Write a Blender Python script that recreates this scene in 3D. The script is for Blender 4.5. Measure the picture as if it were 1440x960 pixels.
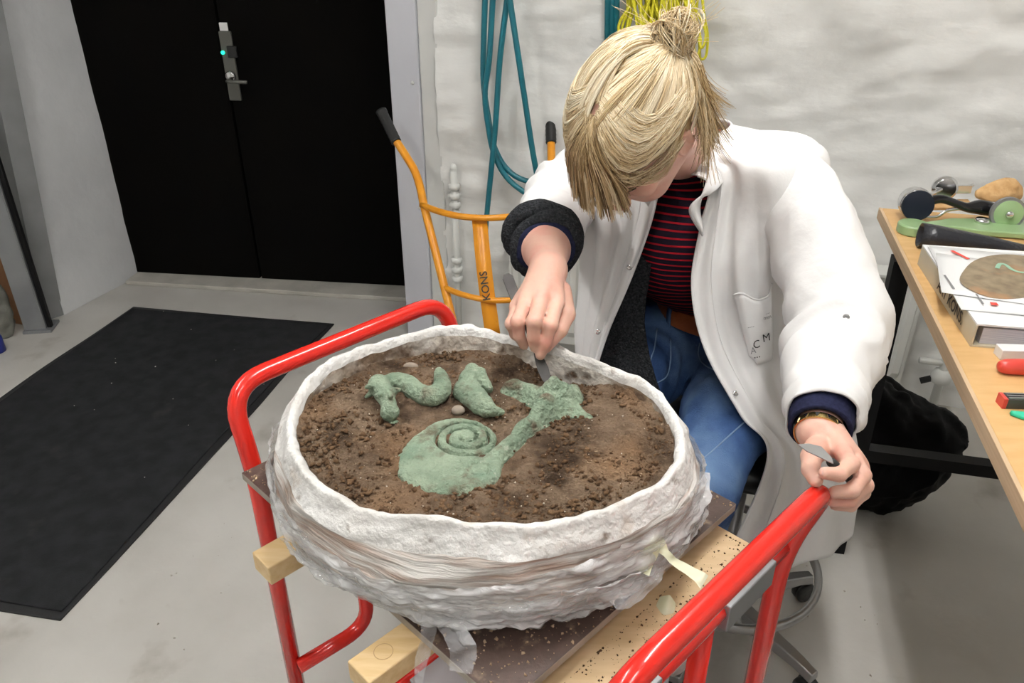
import bpy, bmesh, math, random
import numpy as np
from mathutils import Vector, Matrix

for o in list(bpy.data.objects):
    bpy.data.objects.remove(o, do_unlink=True)
random.seed(7)
rng = np.random.default_rng(7)
SC = bpy.context.scene
COL = SC.collection

# ------------------------------------------------------------------ camera, world, lights, exposure
CAM_H, PITCH, FPX = 1.55, math.radians(29.0), 1120.0
cam = bpy.data.objects.new('camera', bpy.data.cameras.new('camera'))
COL.objects.link(cam)
cam.location = (0, 0, CAM_H)
cam.rotation_euler = (math.radians(90) - PITCH, 0, 0)
cam.data.sensor_width = 36.0
cam.data.lens = FPX / 1440.0 * 36.0
cam.data.clip_start = 0.02
SC.camera = cam

world = bpy.data.worlds.new('world')
SC.world = world
world.use_nodes = True
world.node_tree.nodes['Background'].inputs[0].default_value = (0.9, 0.95, 1.0, 1)
world.node_tree.nodes['Background'].inputs[1].default_value = 0.05

SC.view_settings.view_transform = 'Standard'
SC.view_settings.look = 'None'
SC.view_settings.gamma = 1.0
SC.view_settings.use_curve_mapping = False
SC.view_settings.exposure = 0.17
TUBE_POWER = 84.0         # emission strength of the fluorescent tubes

CT, ST = math.cos(PITCH), math.sin(PITCH)
def ray(u, v):
    x = (u - 720.0) / FPX; y = (v - 480.0) / FPX
    return np.array([x, CT - y * ST, -ST - y * CT])
def T(u, v, t):                      # point at depth t
    return np.array([0, 0, CAM_H]) + ray(u, v) * t
def P(u, v, z):                      # point on the level plane z
    d = ray(u, v); return np.array([0, 0, CAM_H]) + d * ((CAM_H - z) / -d[2])
R2 = math.sqrt(0.5)
def AB(a, b, z):                     # cart axes: a across, b along
    return np.array([(a + b) * R2, (a - b) * R2, z])
WA = math.radians(15)
W_O = np.array([-0.419, 2.868, 0.0]); W_D = np.array([math.cos(WA), -math.sin(WA), 0]); W_N = np.array([-math.sin(WA), -math.cos(WA), 0])
def WP(u, v, off=0.0):               # point on the back wall plane, off metres in front of it
    d = ray(u, v); o = np.array([0, 0, CAM_H])
    t = np.dot(W_O + W_N * off - o, W_N) / np.dot(d, W_N)
    return o + d * t

# ------------------------------------------------------------------ numeric helpers
_lat = rng.random((32, 32, 32)).astype(np.float32) * 2 - 1
def noise(p, scale=1.0, seed=0):
    q = np.asarray(p, dtype=np.float64) * scale + seed * 7.31
    i = np.floor(q).astype(np.int64); f = q - i; f = f * f * (3 - 2 * f)
    r = 0
    for dx in (0, 1):
        wx = f[..., 0] if dx else 1 - f[..., 0]
        for dy in (0, 1):
            wy = f[..., 1] if dy else 1 - f[..., 1]
            for dz in (0, 1):
                wz = f[..., 2] if dz else 1 - f[..., 2]
                r = r + wx * wy * wz * _lat[(i[..., 0] + dx) % 32, (i[..., 1] + dy) % 32, (i[..., 2] + dz) % 32]
    return r
def fbm(p, scale, octs=4, seed=0, gain=0.5):
    r = 0; a = 1.0
    for k in range(octs):
        r = r + a * noise(p, scale * 2 ** k, seed + k); a *= gain
    return r
def unit(v):
    v = np.asarray(v, float); return v / (np.linalg.norm(v) + 1e-12)
def crom(pts, n):
    """Catmull-Rom through pts, n samples"""
    P_ = np.asarray(pts, float); m = len(P_)
    if m == 2:
        s = np.linspace(0, 1, n).reshape((-1,) + (1,) * (P_.ndim - 1)); return P_[0] * (1 - s) + P_[1] * s
    ext = np.concatenate([(2 * P_[0] - P_[1])[None], P_, (2 * P_[-1] - P_[-2])[None]])
    t = np.linspace(0, m - 1 - 1e-9, n); i = t.astype(int); f = (t - i)
    f = f.reshape((-1,) + (1,) * (P_.ndim - 1))
    p0, p1, p2, p3 = ext[i], ext[i + 1], ext[i + 2], ext[i + 3]
    return 0.5 * ((2 * p1) + (-p0 + p2) * f + (2 * p0 - 5 * p1 + 4 * p2 - p3) * f ** 2 + (-p0 + 3 * p1 - 3 * p2 + p3) * f ** 3)

class Geo:
    def __init__(s): s.v = []; s.f = []; s.n = 0
    def add(s, v, f):
        v = np.asarray(v, float).reshape(-1, 3); s.v.append(v)
        for q in f: s.f.append(tuple(int(i) + s.n for i in q))
        s.n += len(v); return s
    def box(s, c, half, ax=None):
        c = np.asarray(c, float); ax = np.eye(3) if ax is None else np.asarray(ax, float)
        v = [c + ax[0] * half[0] * i + ax[1] * half[1] * j + ax[2] * half[2] * k for i in (-1, 1) for j in (-1, 1) for k in (-1, 1)]
        return s.add(v, [(0, 1, 3, 2), (4, 6, 7, 5), (0, 4, 5, 1), (2, 3, 7, 6), (0, 2, 6, 4), (1, 5, 7, 3)])
    def prism(s, poly, h, up=(0, 0, 1)):
        poly = np.asarray(poly, float); n = len(poly); up = np.asarray(up, float)
        v = np.vstack([poly, poly + up * h])
        f = [tuple(range(n))[::-1], tuple(range(n, 2 * n))] + [(i, (i + 1) % n, n + (i + 1) % n, n + i) for i in range(n)]
        return s.add(v, f)
    def grid(s, G, closed_c=False):
        G = np.asarray(G, float); nr, nc = G.shape[:2]; f = []
        for r in range(nr - 1):
            for c in range(nc if closed_c else nc - 1):
                c2 = (c + 1) % nc
                f.append((r * nc + c, r * nc + c2, (r + 1) * nc + c2, (r + 1) * nc + c))
        return s.add(G.reshape(-1, 3), f)
    def tube(s, pts, rad, seg=12, caps=True, flat=None, ref=None):
        pts = np.asarray(pts, float); n = len(pts)
        rad = np.broadcast_to(np.asarray(rad, float), (n,)) if np.ndim(rad) <= 1 else rad
        tan = np.gradient(pts, axis=0); tan /= np.linalg.norm(tan, axis=1)[:, None] + 1e-12
        r0 = np.asarray(ref, float) if ref is not None else (np.array([0, 0, 1.0]) if abs(tan[0][2]) < 0.9 else np.array([1.0, 0, 0]))
        x = unit(r0 - tan[0] * np.dot(r0, tan[0])); rings = []
        a = np.linspace(0, 2 * math.pi, seg, endpoint=False)
        for i in range(n):
            x = unit(x - tan[i] * np.dot(x, tan[i])); y = np.cross(tan[i], x)
            fy = 1.0 if flat is None else flat
            rings.append(pts[i] + rad[i] * (np.cos(a)[:, None] * x + fy * np.sin(a)[:, None] * y))
        G = np.array(rings); b = s.n; s.grid(G, True)
        if caps:
            s.f.append(tuple(b + i for i in range(seg))[::-1]); s.f.append(tuple(b + (n - 1) * seg + i for i in range(seg)))
        return s
    def lathe(s, base, axis, prof, seg=24, caps=True):
        base = np.asarray(base, float); axis = unit(axis)
        x = unit(np.cross(axis, [0, 0, 1] if abs(axis[2]) < 0.9 else [1, 0, 0])); y = np.cross(axis, x)
        a = np.linspace(0, 2 * math.pi, seg, endpoint=False)
        G = np.array([base + axis * h + r * (np.cos(a)[:, None] * x + np.sin(a)[:, None] * y) for r, h in prof])
        b = s.n; s.grid(G, True)
        if caps:
            s.f.append(tuple(b + i for i in range(seg))[::-1]); s.f.append(tuple(b + (len(prof) - 1) * seg + i for i in range(seg)))
        return s
    def build(s, name, mat, parent=None, smooth=False, bevel=0, solid=0, sub=0, angle=None, recalc=True):
        V = np.vstack(s.v); me = bpy.data.meshes.new(name)
        if parent is None:
            lo, hi = V.min(0), V.max(0); org = np.array([(lo[0] + hi[0]) / 2, (lo[1] + hi[1]) / 2, lo[2]])
        else: org = np.array(parent['_org'])
        me.from_pydata((V - org).tolist(), [], s.f)
        if recalc:
            bm = bmesh.new(); bm.from_mesh(me); bmesh.ops.recalc_face_normals(bm, faces=bm.faces); bm.to_mesh(me); bm.free()
        return finish(me, name, mat, parent, org, smooth, bevel, solid, sub, angle)

ORG = {}
def finish(me, name, mat, parent, org, smooth=False, bevel=0, solid=0, sub=0, angle=None):
    me.materials.append(mat)
    o = bpy.data.objects.new(name, me); COL.objects.link(o)
    if parent is None:
        o.location = tuple(org)
    else:
        o.parent = parent
    o['_org'] = [float(i) for i in org]
    if smooth: me.polygons.foreach_set('use_smooth', [True] * len(me.polygons))
    if solid:
        m = o.modifiers.new('solid', 'SOLIDIFY'); m.thickness = solid; m.offset = 0
    if bevel:
        m = o.modifiers.new('bevel', 'BEVEL'); m.width = bevel; m.segments = 2; m.limit_method = 'ANGLE'; m.angle_limit = math.radians(40)
        me.polygons.foreach_set('use_smooth', [True] * len(me.polygons)); m.harden_normals = True
    if sub:
        m = o.modifiers.new('sub', 'SUBSURF'); m.levels = sub; m.render_levels = sub
    return o
def thing(name, loc, label, cat, group=None):
    o = bpy.data.objects.new(name, None); COL.objects.link(o); o.location = tuple(float(i) for i in loc)
    o.empty_display_size = 0.05
    o['_org'] = [float(i) for i in loc]
    return tag(o, label, cat, group)
def tag(o, label, cat, group=None, kind=None):
    o['label'] = label; o['category'] = cat
    if group: o['group'] = group
    if kind: o['kind'] = kind
    return o
def struct(o): o['kind'] = 'structure'; return o

def sdf_mesh(phi, lo, h):
    """surface nets"""
    s = phi < 0
    nx, ny, nz = phi.shape
    cnt = np.zeros((nx - 1, ny - 1, nz - 1), np.int8)
    for dx in (0, 1):
        for dy in (0, 1):
            for dz in (0, 1):
                cnt += s[dx:nx - 1 + dx, dy:ny - 1 + dy, dz:nz - 1 + dz]
    act = (cnt > 0) & (cnt < 8)
    idx = np.argwhere(act); n = len(idx)
    ids = -np.ones(act.shape, np.int64); ids[act] = np.arange(n)
    pos = np.zeros((n, 3)); w = np.zeros(n)
    cor = [(a, b, c) for a in (0, 1) for b in (0, 1) for c in (0, 1)]
    val = {c: phi[idx[:, 0] + c[0], idx[:, 1] + c[1], idx[:, 2] + c[2]] for c in cor}
    for c in cor:
        for ax in range(3):
            if c[ax] == 0:
                d = list(c); d[ax] = 1; d = tuple(d)
                a, b = val[c], val[d]; m = (a < 0) != (b < 0)
                t = np.where(m, a / np.where(m, a - b, 1), 0)
                p = np.array(c, float)[None, :].repeat(n, 0); p[:, ax] = t
                pos[m] += p[m]; w[m] += 1
    pos = (idx + pos / w[:, None]) * h + lo
    quads = []
    for ax in range(3):
        a = [slice(None)] * 3; b = [slice(None)] * 3; a[ax] = slice(0, -1); b[ax] = slice(1, None)
        e = np.argwhere(s[tuple(a)] != s[tuple(b)])
        o1, o2 = (ax + 1) % 3, (ax + 2) % 3
        e = e[(e[:, o1] > 0) & (e[:, o2] > 0) & (e[:, o1] < phi.shape[o1] - 1) & (e[:, o2] < phi.shape[o2] - 1)]
        q = []
        for d1, d2 in ((1, 1), (0, 1), (0, 0), (1, 0)):
            c = e.copy(); c[:, o1] -= d1; c[:, o2] -= d2; q.append(ids[c[:, 0], c[:, 1], c[:, 2]])
        q = np.stack(q, 1); flip = ~s[e[:, 0], e[:, 1], e[:, 2]]
        q[flip] = q[flip][:, ::-1]; quads.append(q)
    return pos, np.vstack(quads)
def np_mesh(name, V, Q, mat, parent, smooth=True):
    me = bpy.data.meshes.new(name)
    org = np.array(parent['_org']) if parent is not None else np.array([V[:, 0].mean(), V[:, 1].mean(), V[:, 2].min()])
    me.vertices.add(len(V)); me.vertices.foreach_set('co', (V - org).astype(np.float32).ravel())
    k = Q.shape[1]
    me.loops.add(len(Q) * k); me.loops.foreach_set('vertex_index', Q.astype(np.int32).ravel())
    me.polygons.add(len(Q)); me.polygons.foreach_set('loop_start', np.arange(0, len(Q) * k, k, dtype=np.int32))
    me.update(); me.validate()
    return finish(me, name, mat, parent, org, smooth)
def vnormals(V, Q):
    n = np.cross(V[Q[:, 2]] - V[Q[:, 0]], V[Q[:, 3]] - V[Q[:, 1]]); N = np.zeros_like(V)
    for k in range(4): np.add.at(N, Q[:, k], n)
    return N / (np.linalg.norm(N, axis=1)[:, None] + 1e-12)

class SDF:
    def __init__(s, lo, hi, h):
        s.lo = np.asarray(lo, float); s.h = h
        s.dim = np.ceil((np.asarray(hi) - s.lo) / h).astype(int) + 1
        s.phi = np.full(s.dim, 0.06, np.float32)
    def region(s, lo, hi, pad):
        a = np.clip(np.floor((np.asarray(lo) - pad - s.lo) / s.h).astype(int), 0, s.dim)
        b = np.clip(np.ceil((np.asarray(hi) + pad - s.lo) / s.h).astype(int) + 1, 0, s.dim)
        sl = tuple(slice(i, j) for i, j in zip(a, b))
        ax = [s.lo[i] + s.h * np.arange(a[i], b[i]) for i in range(3)]
        X = np.stack(np.meshgrid(*ax, indexing='ij'), -1)
        return sl, X
    def put(s, sl, d, k, sub=False):
        p = s.phi[sl]
        if sub: d = -d; h = np.maximum(k - np.abs(p - d), 0) / k; s.phi[sl] = np.maximum(p, d) + h * h * k / 4
        else: h = np.maximum(k - np.abs(p - d), 0) / k; s.phi[sl] = np.minimum(p, d) - h * h * k / 4
    def cone(s, a, b, ra, rb, k=0.01, flat=None, sc=1.0, sub=False):
        a = np.asarray(a, float); b = np.asarray(b, float); R = max(ra, rb) * max(1, sc)
        sl, X = s.region(np.minimum(a, b) - R, np.maximum(a, b) + R, k + 0.012)
        if X.size == 0: return
        ab = b - a; t = np.clip(((X - a) @ ab) / (ab @ ab + 1e-12), 0, 1)
        q = X - (a + t[..., None] * ab)
        if flat is not None:
            n = unit(flat); q = q + n * ((q @ n) * (1 / sc - 1))[..., None]
        d = (np.linalg.norm(q, axis=-1) - (ra + (rb - ra) * t)) * min(1, sc)
        s.put(sl, d, k, sub)
    def chain(s, pts, rad, k=0.006, flat=None, sc=1.0):
        for i in range(len(pts) - 1): s.cone(pts[i], pts[i + 1], rad[i], rad[i + 1], k, flat, sc)
    def ell(s, c, r, M, k=0.01, sub=False):
        c = np.asarray(c, float); R = max(r)
        sl, X = s.region(c - R, c + R, k + 0.012)
        if X.size == 0: return
        q = (X - c) @ np.asarray(M, float).T; r = np.asarray(r, float)
        k0 = np.linalg.norm(q / r, axis=-1); k1 = np.linalg.norm(q / (r * r), axis=-1) + 1e-9
        s.put(sl, k0 * (k0 - 1) / k1, k, sub)
    def mesh(s): return sdf_mesh(s.phi, s.lo, s.h)

# ------------------------------------------------------------------ materials
def new_mat(name):
    m = bpy.data.materials.new(name); m.use_nodes = True
    nt = m.node_tree; return m, nt, nt.nodes['Principled BSDF']
def N(nt, t, **kw):
    n = nt.nodes.new(t)
    for k, v in kw.items(): setattr(n, k, v)
    return n
def mat(name, col, rough=0.5, metal=0.0, col2=None, nscale=8.0, bump=0.0, bscale=40.0, spec=0.5, detail=6.0, contrast=(0.35, 0.65), stretch=None, coat=0.0, sheen=0.0):
    m, nt, b = new_mat(name)
    b.inputs['Base Color'].default_value = (*col, 1); b.inputs['Roughness'].default_value = rough
    b.inputs['Metallic'].default_value = metal; b.inputs['Specular IOR Level'].default_value = spec
    b.inputs['Coat Weight'].default_value = coat; b.inputs['Sheen Weight'].default_value = sheen
    tc = N(nt, 'ShaderNodeTexCoord'); vec = tc.outputs['Object']
    if stretch:
        mp = N(nt, 'ShaderNodeMapping'); mp.inputs['Scale'].default_value = stretch
        nt.links.new(vec, mp.inputs[0]); vec = mp.outputs[0]
    if col2 is not None:
        n = N(nt, 'ShaderNodeTexNoise'); n.inputs['Scale'].default_value = nscale; n.inputs['Detail'].default_value = detail
        nt.links.new(vec, n.inputs['Vector'])
        r = N(nt, 'ShaderNodeValToRGB'); e = r.color_ramp.elements
        e[0].position, e[1].position = contrast; e[0].color = (*col, 1); e[1].color = (*col2, 1)
        nt.links.new(n.outputs['Fac'], r.inputs[0]); nt.links.new(r.outputs[0], b.inputs['Base Color'])
    if bump:
        n2 = N(nt, 'ShaderNodeTexNoise'); n2.inputs['Scale'].default_value = bscale; n2.inputs['Detail'].default_value = 8
        nt.links.new(vec, n2.inputs['Vector'])
        bp = N(nt, 'ShaderNodeBump'); bp.inputs['Strength'].default_value = bump; bp.inputs['Distance'].default_value = 0.01
        nt.links.new(n2.outputs['Fac'], bp.inputs['Height']); nt.links.new(bp.outputs[0], b.inputs['Normal'])
    return m
def layer(m, col, scale, lo, hi, seed=0.0, detail=8.0, rough=None):
    """lay a second blotchy colour over a material's colour"""
    nt = m.node_tree; b = nt.nodes['Principled BSDF']
    tc = N(nt, 'ShaderNodeTexCoord'); n = N(nt, 'ShaderNodeTexNoise'); n.noise_dimensions = '4D'
    n.inputs['Scale'].default_value = scale; n.inputs['Detail'].default_value = detail; n.inputs['W'].default_value = seed
    nt.links.new(tc.outputs['Object'], n.inputs['Vector'])
    r = N(nt, 'ShaderNodeMapRange'); r.inputs[1].default_value = lo; r.inputs[2].default_value = hi
    nt.links.new(n.outputs['Fac'], r.inputs[0])
    mx = N(nt, 'ShaderNodeMix', data_type='RGBA'); mx.inputs[7].default_value = (*col, 1)
    nt.links.new(r.outputs[0], mx.inputs[0])
    src = b.inputs['Base Color']
    if src.is_linked: nt.links.new(src.links[0].from_socket, mx.inputs[6])
    else: mx.inputs[6].default_value = src.default_value
    nt.links.new(mx.outputs[2], b.inputs['Base Color'])
    return m

M = {}
M['floor'] = layer(mat('painted_concrete', (0.47, 0.455, 0.42), 0.45, col2=(0.57, 0.555, 0.52), nscale=3, bump=0.06, bscale=60), (0.28, 0.25, 0.21), 5, 0.62, 0.78, 3)
M['plaster'] = layer(mat('white_plaster', (0.80, 0.80, 0.775), 0.7, col2=(0.86, 0.86, 0.84), nscale=2.5, bump=1.0, bscale=6, stretch=(1, 1, 1.8)), (0.66, 0.655, 0.63), 3, 0.56, 0.76, 1)
M['pier'] = layer(mat('grey_white_plaster', (0.60, 0.61, 0.615), 0.75, col2=(0.70, 0.71, 0.715), nscale=3, bump=0.5, bscale=10), (0.42, 0.36, 0.28), 6, 0.66, 0.8, 2)
M['ceiling'] = mat('ceiling_paint', (0.75, 0.75, 0.73), 0.8, col2=(0.7, 0.7, 0.68))
M['door'] = mat('black_brown_door', (0.0022, 0.0020, 0.0018), 0.8, col2=(0.003, 0.0025, 0.002), nscale=5, spec=0.05)
M['frame'] = mat('grey_frame_paint', (0.56, 0.57, 0.62), 0.5, col2=(0.60, 0.61, 0.655), nscale=4)
M['frame2'] = mat('pale_grey_paint', (0.62, 0.63, 0.61), 0.5, col2=(0.68, 0.68, 0.66), nscale=4)
M['steel'] = mat('zinc_steel', (0.33, 0.34, 0.35), 0.45, 0.6, col2=(0.26, 0.27, 0.28), nscale=6)
M['lockplate'] = mat('brushed_lock_steel', (0.13, 0.13, 0.115), 0.5, 0.4)
M['chrome'] = mat('chrome', (0.75, 0.75, 0.76), 0.12, 1.0)
M['blade'] = mat('blade_steel', (0.085, 0.08, 0.078), 0.45, 0.3, col2=(0.055, 0.05, 0.048), nscale=30)
M['blade_pale'] = mat('pale_blade_steel', (0.36, 0.36, 0.355), 0.4, 0.3)
M['mat'] = layer(mat('black_mat_pile', (0.016, 0.0165, 0.018), 0.95, col2=(0.024, 0.025, 0.027), nscale=18, bump=0.4, bscale=400, spec=0.15), (0.045, 0.044, 0.042), 9, 0.62, 0.85, 4)
M['matrub'] = mat('mat_rubber_edge', (0.012, 0.012, 0.013), 0.6, bump=0.1, bscale=200)
M['red'] = mat('red_enamel', (0.70, 0.022, 0.013), 0.22, col2=(0.63, 0.018, 0.011), nscale=10, coat=0.4, contrast=(0.3, 0.8))
M['yellow'] = layer(mat('yellow_enamel', (0.83, 0.34, 0.018), 0.35, col2=(0.75, 0.28, 0.012), nscale=15), (0.16, 0.07, 0.02), 28, 0.68, 0.74, 2)
M['grip'] = mat('black_rubber', (0.012, 0.012, 0.012), 0.45, bump=0.2, bscale=80)
M['teal'] = mat('teal_rubber', (0.008, 0.13, 0.17), 0.4, col2=(0.01, 0.16, 0.2), nscale=12)
M['yellowcord'] = mat('yellow_cord', (0.72, 0.66, 0.03), 0.5, col2=(0.62, 0.56, 0.02), nscale=30)
M['radiator'] = mat('white_enamel', (0.72, 0.73, 0.70), 0.35, col2=(0.75, 0.76, 0.73))
M['birch'] = mat('birch_ply', (0.66, 0.47, 0.26), 0.5, col2=(0.74, 0.55, 0.33), nscale=6, stretch=(2, 14, 14))
M['birch'] = layer(M['birch'], (0.20, 0.12, 0.06), 34, 0.68, 0.76, 5)
M['bench'] = mat('bench_ply_top', (0.62, 0.37, 0.15), 0.42, col2=(0.68, 0.43, 0.19), nscale=5, stretch=(3, 12, 12))
M['benchedge'] = mat('bench_ply_edge', (0.52, 0.36, 0.22), 0.6, col2=(0.60, 0.43, 0.27), nscale=8, stretch=(1, 1, 30))
M['pine'] = layer(mat('pine_batten', (0.64, 0.44, 0.21), 0.55, col2=(0.72, 0.53, 0.29), nscale=6, stretch=(3, 20, 20), bump=0.05), (0.22, 0.14, 0.07), 30, 0.66, 0.76, 6)
M['film_ply'] = layer(mat('brown_film_faced_ply', (0.055, 0.034, 0.028), 0.35, col2=(0.085, 0.055, 0.045), nscale=40, bump=0.1, bscale=300), (0.22, 0.16, 0.11), 60, 0.58, 0.72, 3)
M['plyedge'] = mat('ply_edge_grey', (0.26, 0.22, 0.18), 0.6, col2=(0.36, 0.31, 0.26), nscale=20)
M['black'] = mat('black_steel', (0.004, 0.004, 0.0045), 0.6, spec=0.2)
M['bag'] = mat('black_bin_bag', (0.003, 0.003, 0.0035), 0.55, bump=0.2, bscale=20, spec=0.06)
M['plasterjacket'] = layer(layer(mat('gypsum_rim', (0.68, 0.66, 0.63), 0.75, col2=(0.82, 0.81, 0.79), nscale=14, bump=0.8, bscale=70), (0.50, 0.40, 0.31), 16, 0.60, 0.72, 1), (0.16, 0.10, 0.06), 40, 0.63, 0.74, 5)
M['innerwall'] = layer(layer(mat('soiled_plaster', (0.72, 0.69, 0.64), 0.8, col2=(0.50, 0.43, 0.35), nscale=12, bump=0.8, bscale=80), (0.17, 0.115, 0.072), 11, 0.36, 0.52, 2), (0.10, 0.06, 0.035), 30, 0.54, 0.68, 6)
M['wraplayers'] = layer(mat('wound_bandage_layers', (0.66, 0.635, 0.60), 0.75, col2=(0.40, 0.285, 0.225), nscale=7, bump=0.9, bscale=9, stretch=(1.2, 1.2, 16), contrast=(0.44, 0.64), detail=9), (0.20, 0.13, 0.085), 12, 0.58, 0.70, 5)
M['soil'] = layer(layer(layer(mat('brown_soil', (0.090, 0.060, 0.039), 0.95, col2=(0.185, 0.130, 0.088), nscale=22, bump=1.0, bscale=150, spec=0.1, contrast=(0.3, 0.7)), (0.20, 0.115, 0.06), 7, 0.54, 0.75, 2), (0.040, 0.025, 0.016), 16, 0.52, 0.66, 7), (0.30, 0.22, 0.15), 90, 0.66, 0.72, 9)
M['clod'] = mat('soil_clod', (0.075, 0.043, 0.024), 0.95, col2=(0.15, 0.09, 0.05), nscale=60, bump=0.5, bscale=200, spec=0.1)
M['sand'] = mat('pale_crumb', (0.30, 0.20, 0.12), 0.9, col2=(0.50, 0.39, 0.27), nscale=70, spec=0.2)
M['bronze'] = layer(layer(layer(mat('green_bronze_patina', (0.165, 0.235, 0.160), 0.75, col2=(0.33, 0.41, 0.295), nscale=30, bump=0.9, bscale=190, contrast=(0.3, 0.7)), (0.14, 0.26, 0.185), 13, 0.58, 0.78, 3), (0.12, 0.09, 0.055), 34, 0.54, 0.68, 6), (0.42, 0.46, 0.36), 75, 0.62, 0.72, 8)
M['pebble'] = mat('grey_pebble', (0.20, 0.16, 0.125), 0.7, col2=(0.30, 0.25, 0.20), nscale=50)
M['bandage'] = mat('white_strip', (0.85, 0.84, 0.81), 0.7, bump=0.3, bscale=120)
M['skin'] = layer(mat('skin', (0.70, 0.40, 0.31), 0.48, col2=(0.76, 0.47, 0.37), nscale=18, bump=0.08, bscale=220), (0.70, 0.30, 0.24), 22, 0.5, 0.75, 3)
M['skin'].node_tree.nodes['Principled BSDF'].inputs['Subsurface Weight'].default_value = 0.12
M['skin'].node_tree.nodes['Principled BSDF'].inputs['Subsurface Radius'].default_value = (0.008, 0.003, 0.0015)
M['skin'].node_tree.nodes['Principled BSDF'].inputs['Subsurface Scale'].default_value = 1.0
M['lips'] = mat('lips', (0.55, 0.19, 0.17), 0.45)
M['nail'] = mat('nail', (0.74, 0.46, 0.40), 0.25)
M['coatw'] = layer(mat('white_cotton', (0.77, 0.765, 0.76), 0.85, col2=(0.81, 0.805, 0.80), nscale=5, bump=0.35, bscale=22, spec=0.2), (0.72, 0.69, 0.65), 7, 0.64, 0.85, 3)
M['cardigan'] = mat('charcoal_knit', (0.014, 0.015, 0.017), 0.95, col2=(0.045, 0.048, 0.052), nscale=260, bump=0.8, bscale=300, contrast=(0.35, 0.7), spec=0.1)
M['navy'] = mat('navy_knit', (0.010, 0.012, 0.030), 0.9, col2=(0.018, 0.02, 0.05), nscale=200, spec=0.1)
M['denim'] = layer(mat('blue_denim', (0.022, 0.055, 0.155), 0.85, col2=(0.05, 0.105, 0.25), nscale=12, bump=0.4, bscale=500, spec=0.15), (0.15, 0.25, 0.42), 7, 0.48, 0.72, 4)
M['leather'] = layer(mat('tan_leather', (0.30, 0.075, 0.02), 0.4, col2=(0.36, 0.10, 0.03), nscale=30, bump=0.15, bscale=120), (0.16, 0.035, 0.01), 20, 0.6, 0.75, 2)
M['gold'] = mat('gold_metal', (0.70, 0.52, 0.20), 0.25, 1.0)
M['greymetal'] = mat('grey_stool_metal', (0.30, 0.30, 0.30), 0.32, 0.8, col2=(0.36, 0.36, 0.36))
M['white'] = mat('white_paper', (0.82, 0.82, 0.82), 0.6)
M['cream'] = mat('cream_card', (0.62, 0.56, 0.42), 0.6, col2=(0.68, 0.62, 0.48), nscale=8)
M['paperside'] = mat('paper_stack_side', (0.45, 0.45, 0.55), 0.7, col2=(0.72, 0.72, 0.76), nscale=6, stretch=(1, 1, 120))
M['ink'] = mat('black_ink', (0.02, 0.02, 0.022), 0.7)
M['greyink'] = mat('faded_grey_ink', (0.22, 0.22, 0.23), 0.8)
M['redink'] = mat('red_ink', (0.72, 0.07, 0.05), 0.6)
M['photo'] = layer(mat('printed_soil_photo', (0.16, 0.115, 0.065), 0.35, col2=(0.30, 0.23, 0.14), nscale=40), (0.42, 0.20, 0.08), 9, 0.58, 0.66, 3)
M['photogreen'] = mat('printed_green', (0.28, 0.52, 0.38), 0.35)
M['mint'] = mat('pale_green_metal', (0.27, 0.42, 0.20), 0.3, col2=(0.31, 0.46, 0.23), nscale=6, coat=0.3)
M['darkblue'] = mat('blue_black_plastic', (0.010, 0.014, 0.025), 0.25, col2=(0.014, 0.018, 0.03))
M['blackplast'] = mat('glossy_black_plastic', (0.008, 0.008, 0.010), 0.15)
M['coneblack'] = mat('black_foil', (0.02, 0.021, 0.026), 0.25, bump=0.25, bscale=90, stretch=(1, 1, 1))
M['redplast'] = layer(mat('worn_red_plastic', (0.62, 0.06, 0.045), 0.35), (0.75, 0.55, 0.5), 40, 0.64, 0.68, 2)
M['cork'] = mat('tan_cork', (0.58, 0.33, 0.13), 0.8, col2=(0.68, 0.43, 0.20), nscale=50, bump=0.3, bscale=90)
M['greenplast'] = mat('green_plastic', (0.02, 0.50, 0.30), 0.3)
M['cardboard'] = mat('brown_cardboard', (0.20, 0.09, 0.035), 0.8, col2=(0.25, 0.12, 0.05))
M['greybag'] = mat('grey_plastic_sack', (0.10, 0.10, 0.085), 0.35, col2=(0.22, 0.22, 0.19), nscale=12, bump=0.4, bscale=25)
M['blueplast'] = mat('blue_plastic', (0.01, 0.02, 0.20), 0.4)
M['orange'] = mat('orange_plastic', (0.6, 0.25, 0.04), 0.5)
M['yellowtape'] = mat('pale_yellow_tape', (0.62, 0.62, 0.40), 0.4, col2=(0.70, 0.70, 0.52), nscale=20)
M['stoolvinyl'] = mat('black_vinyl', (0.01, 0.01, 0.011), 0.4)
M['lampcase'] = mat('lamp_white_case', (0.8, 0.8, 0.8), 0.5)
M['tape_clear'] = mat('clear_tape', (0.5, 0.5, 0.5), 0.2)

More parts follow.
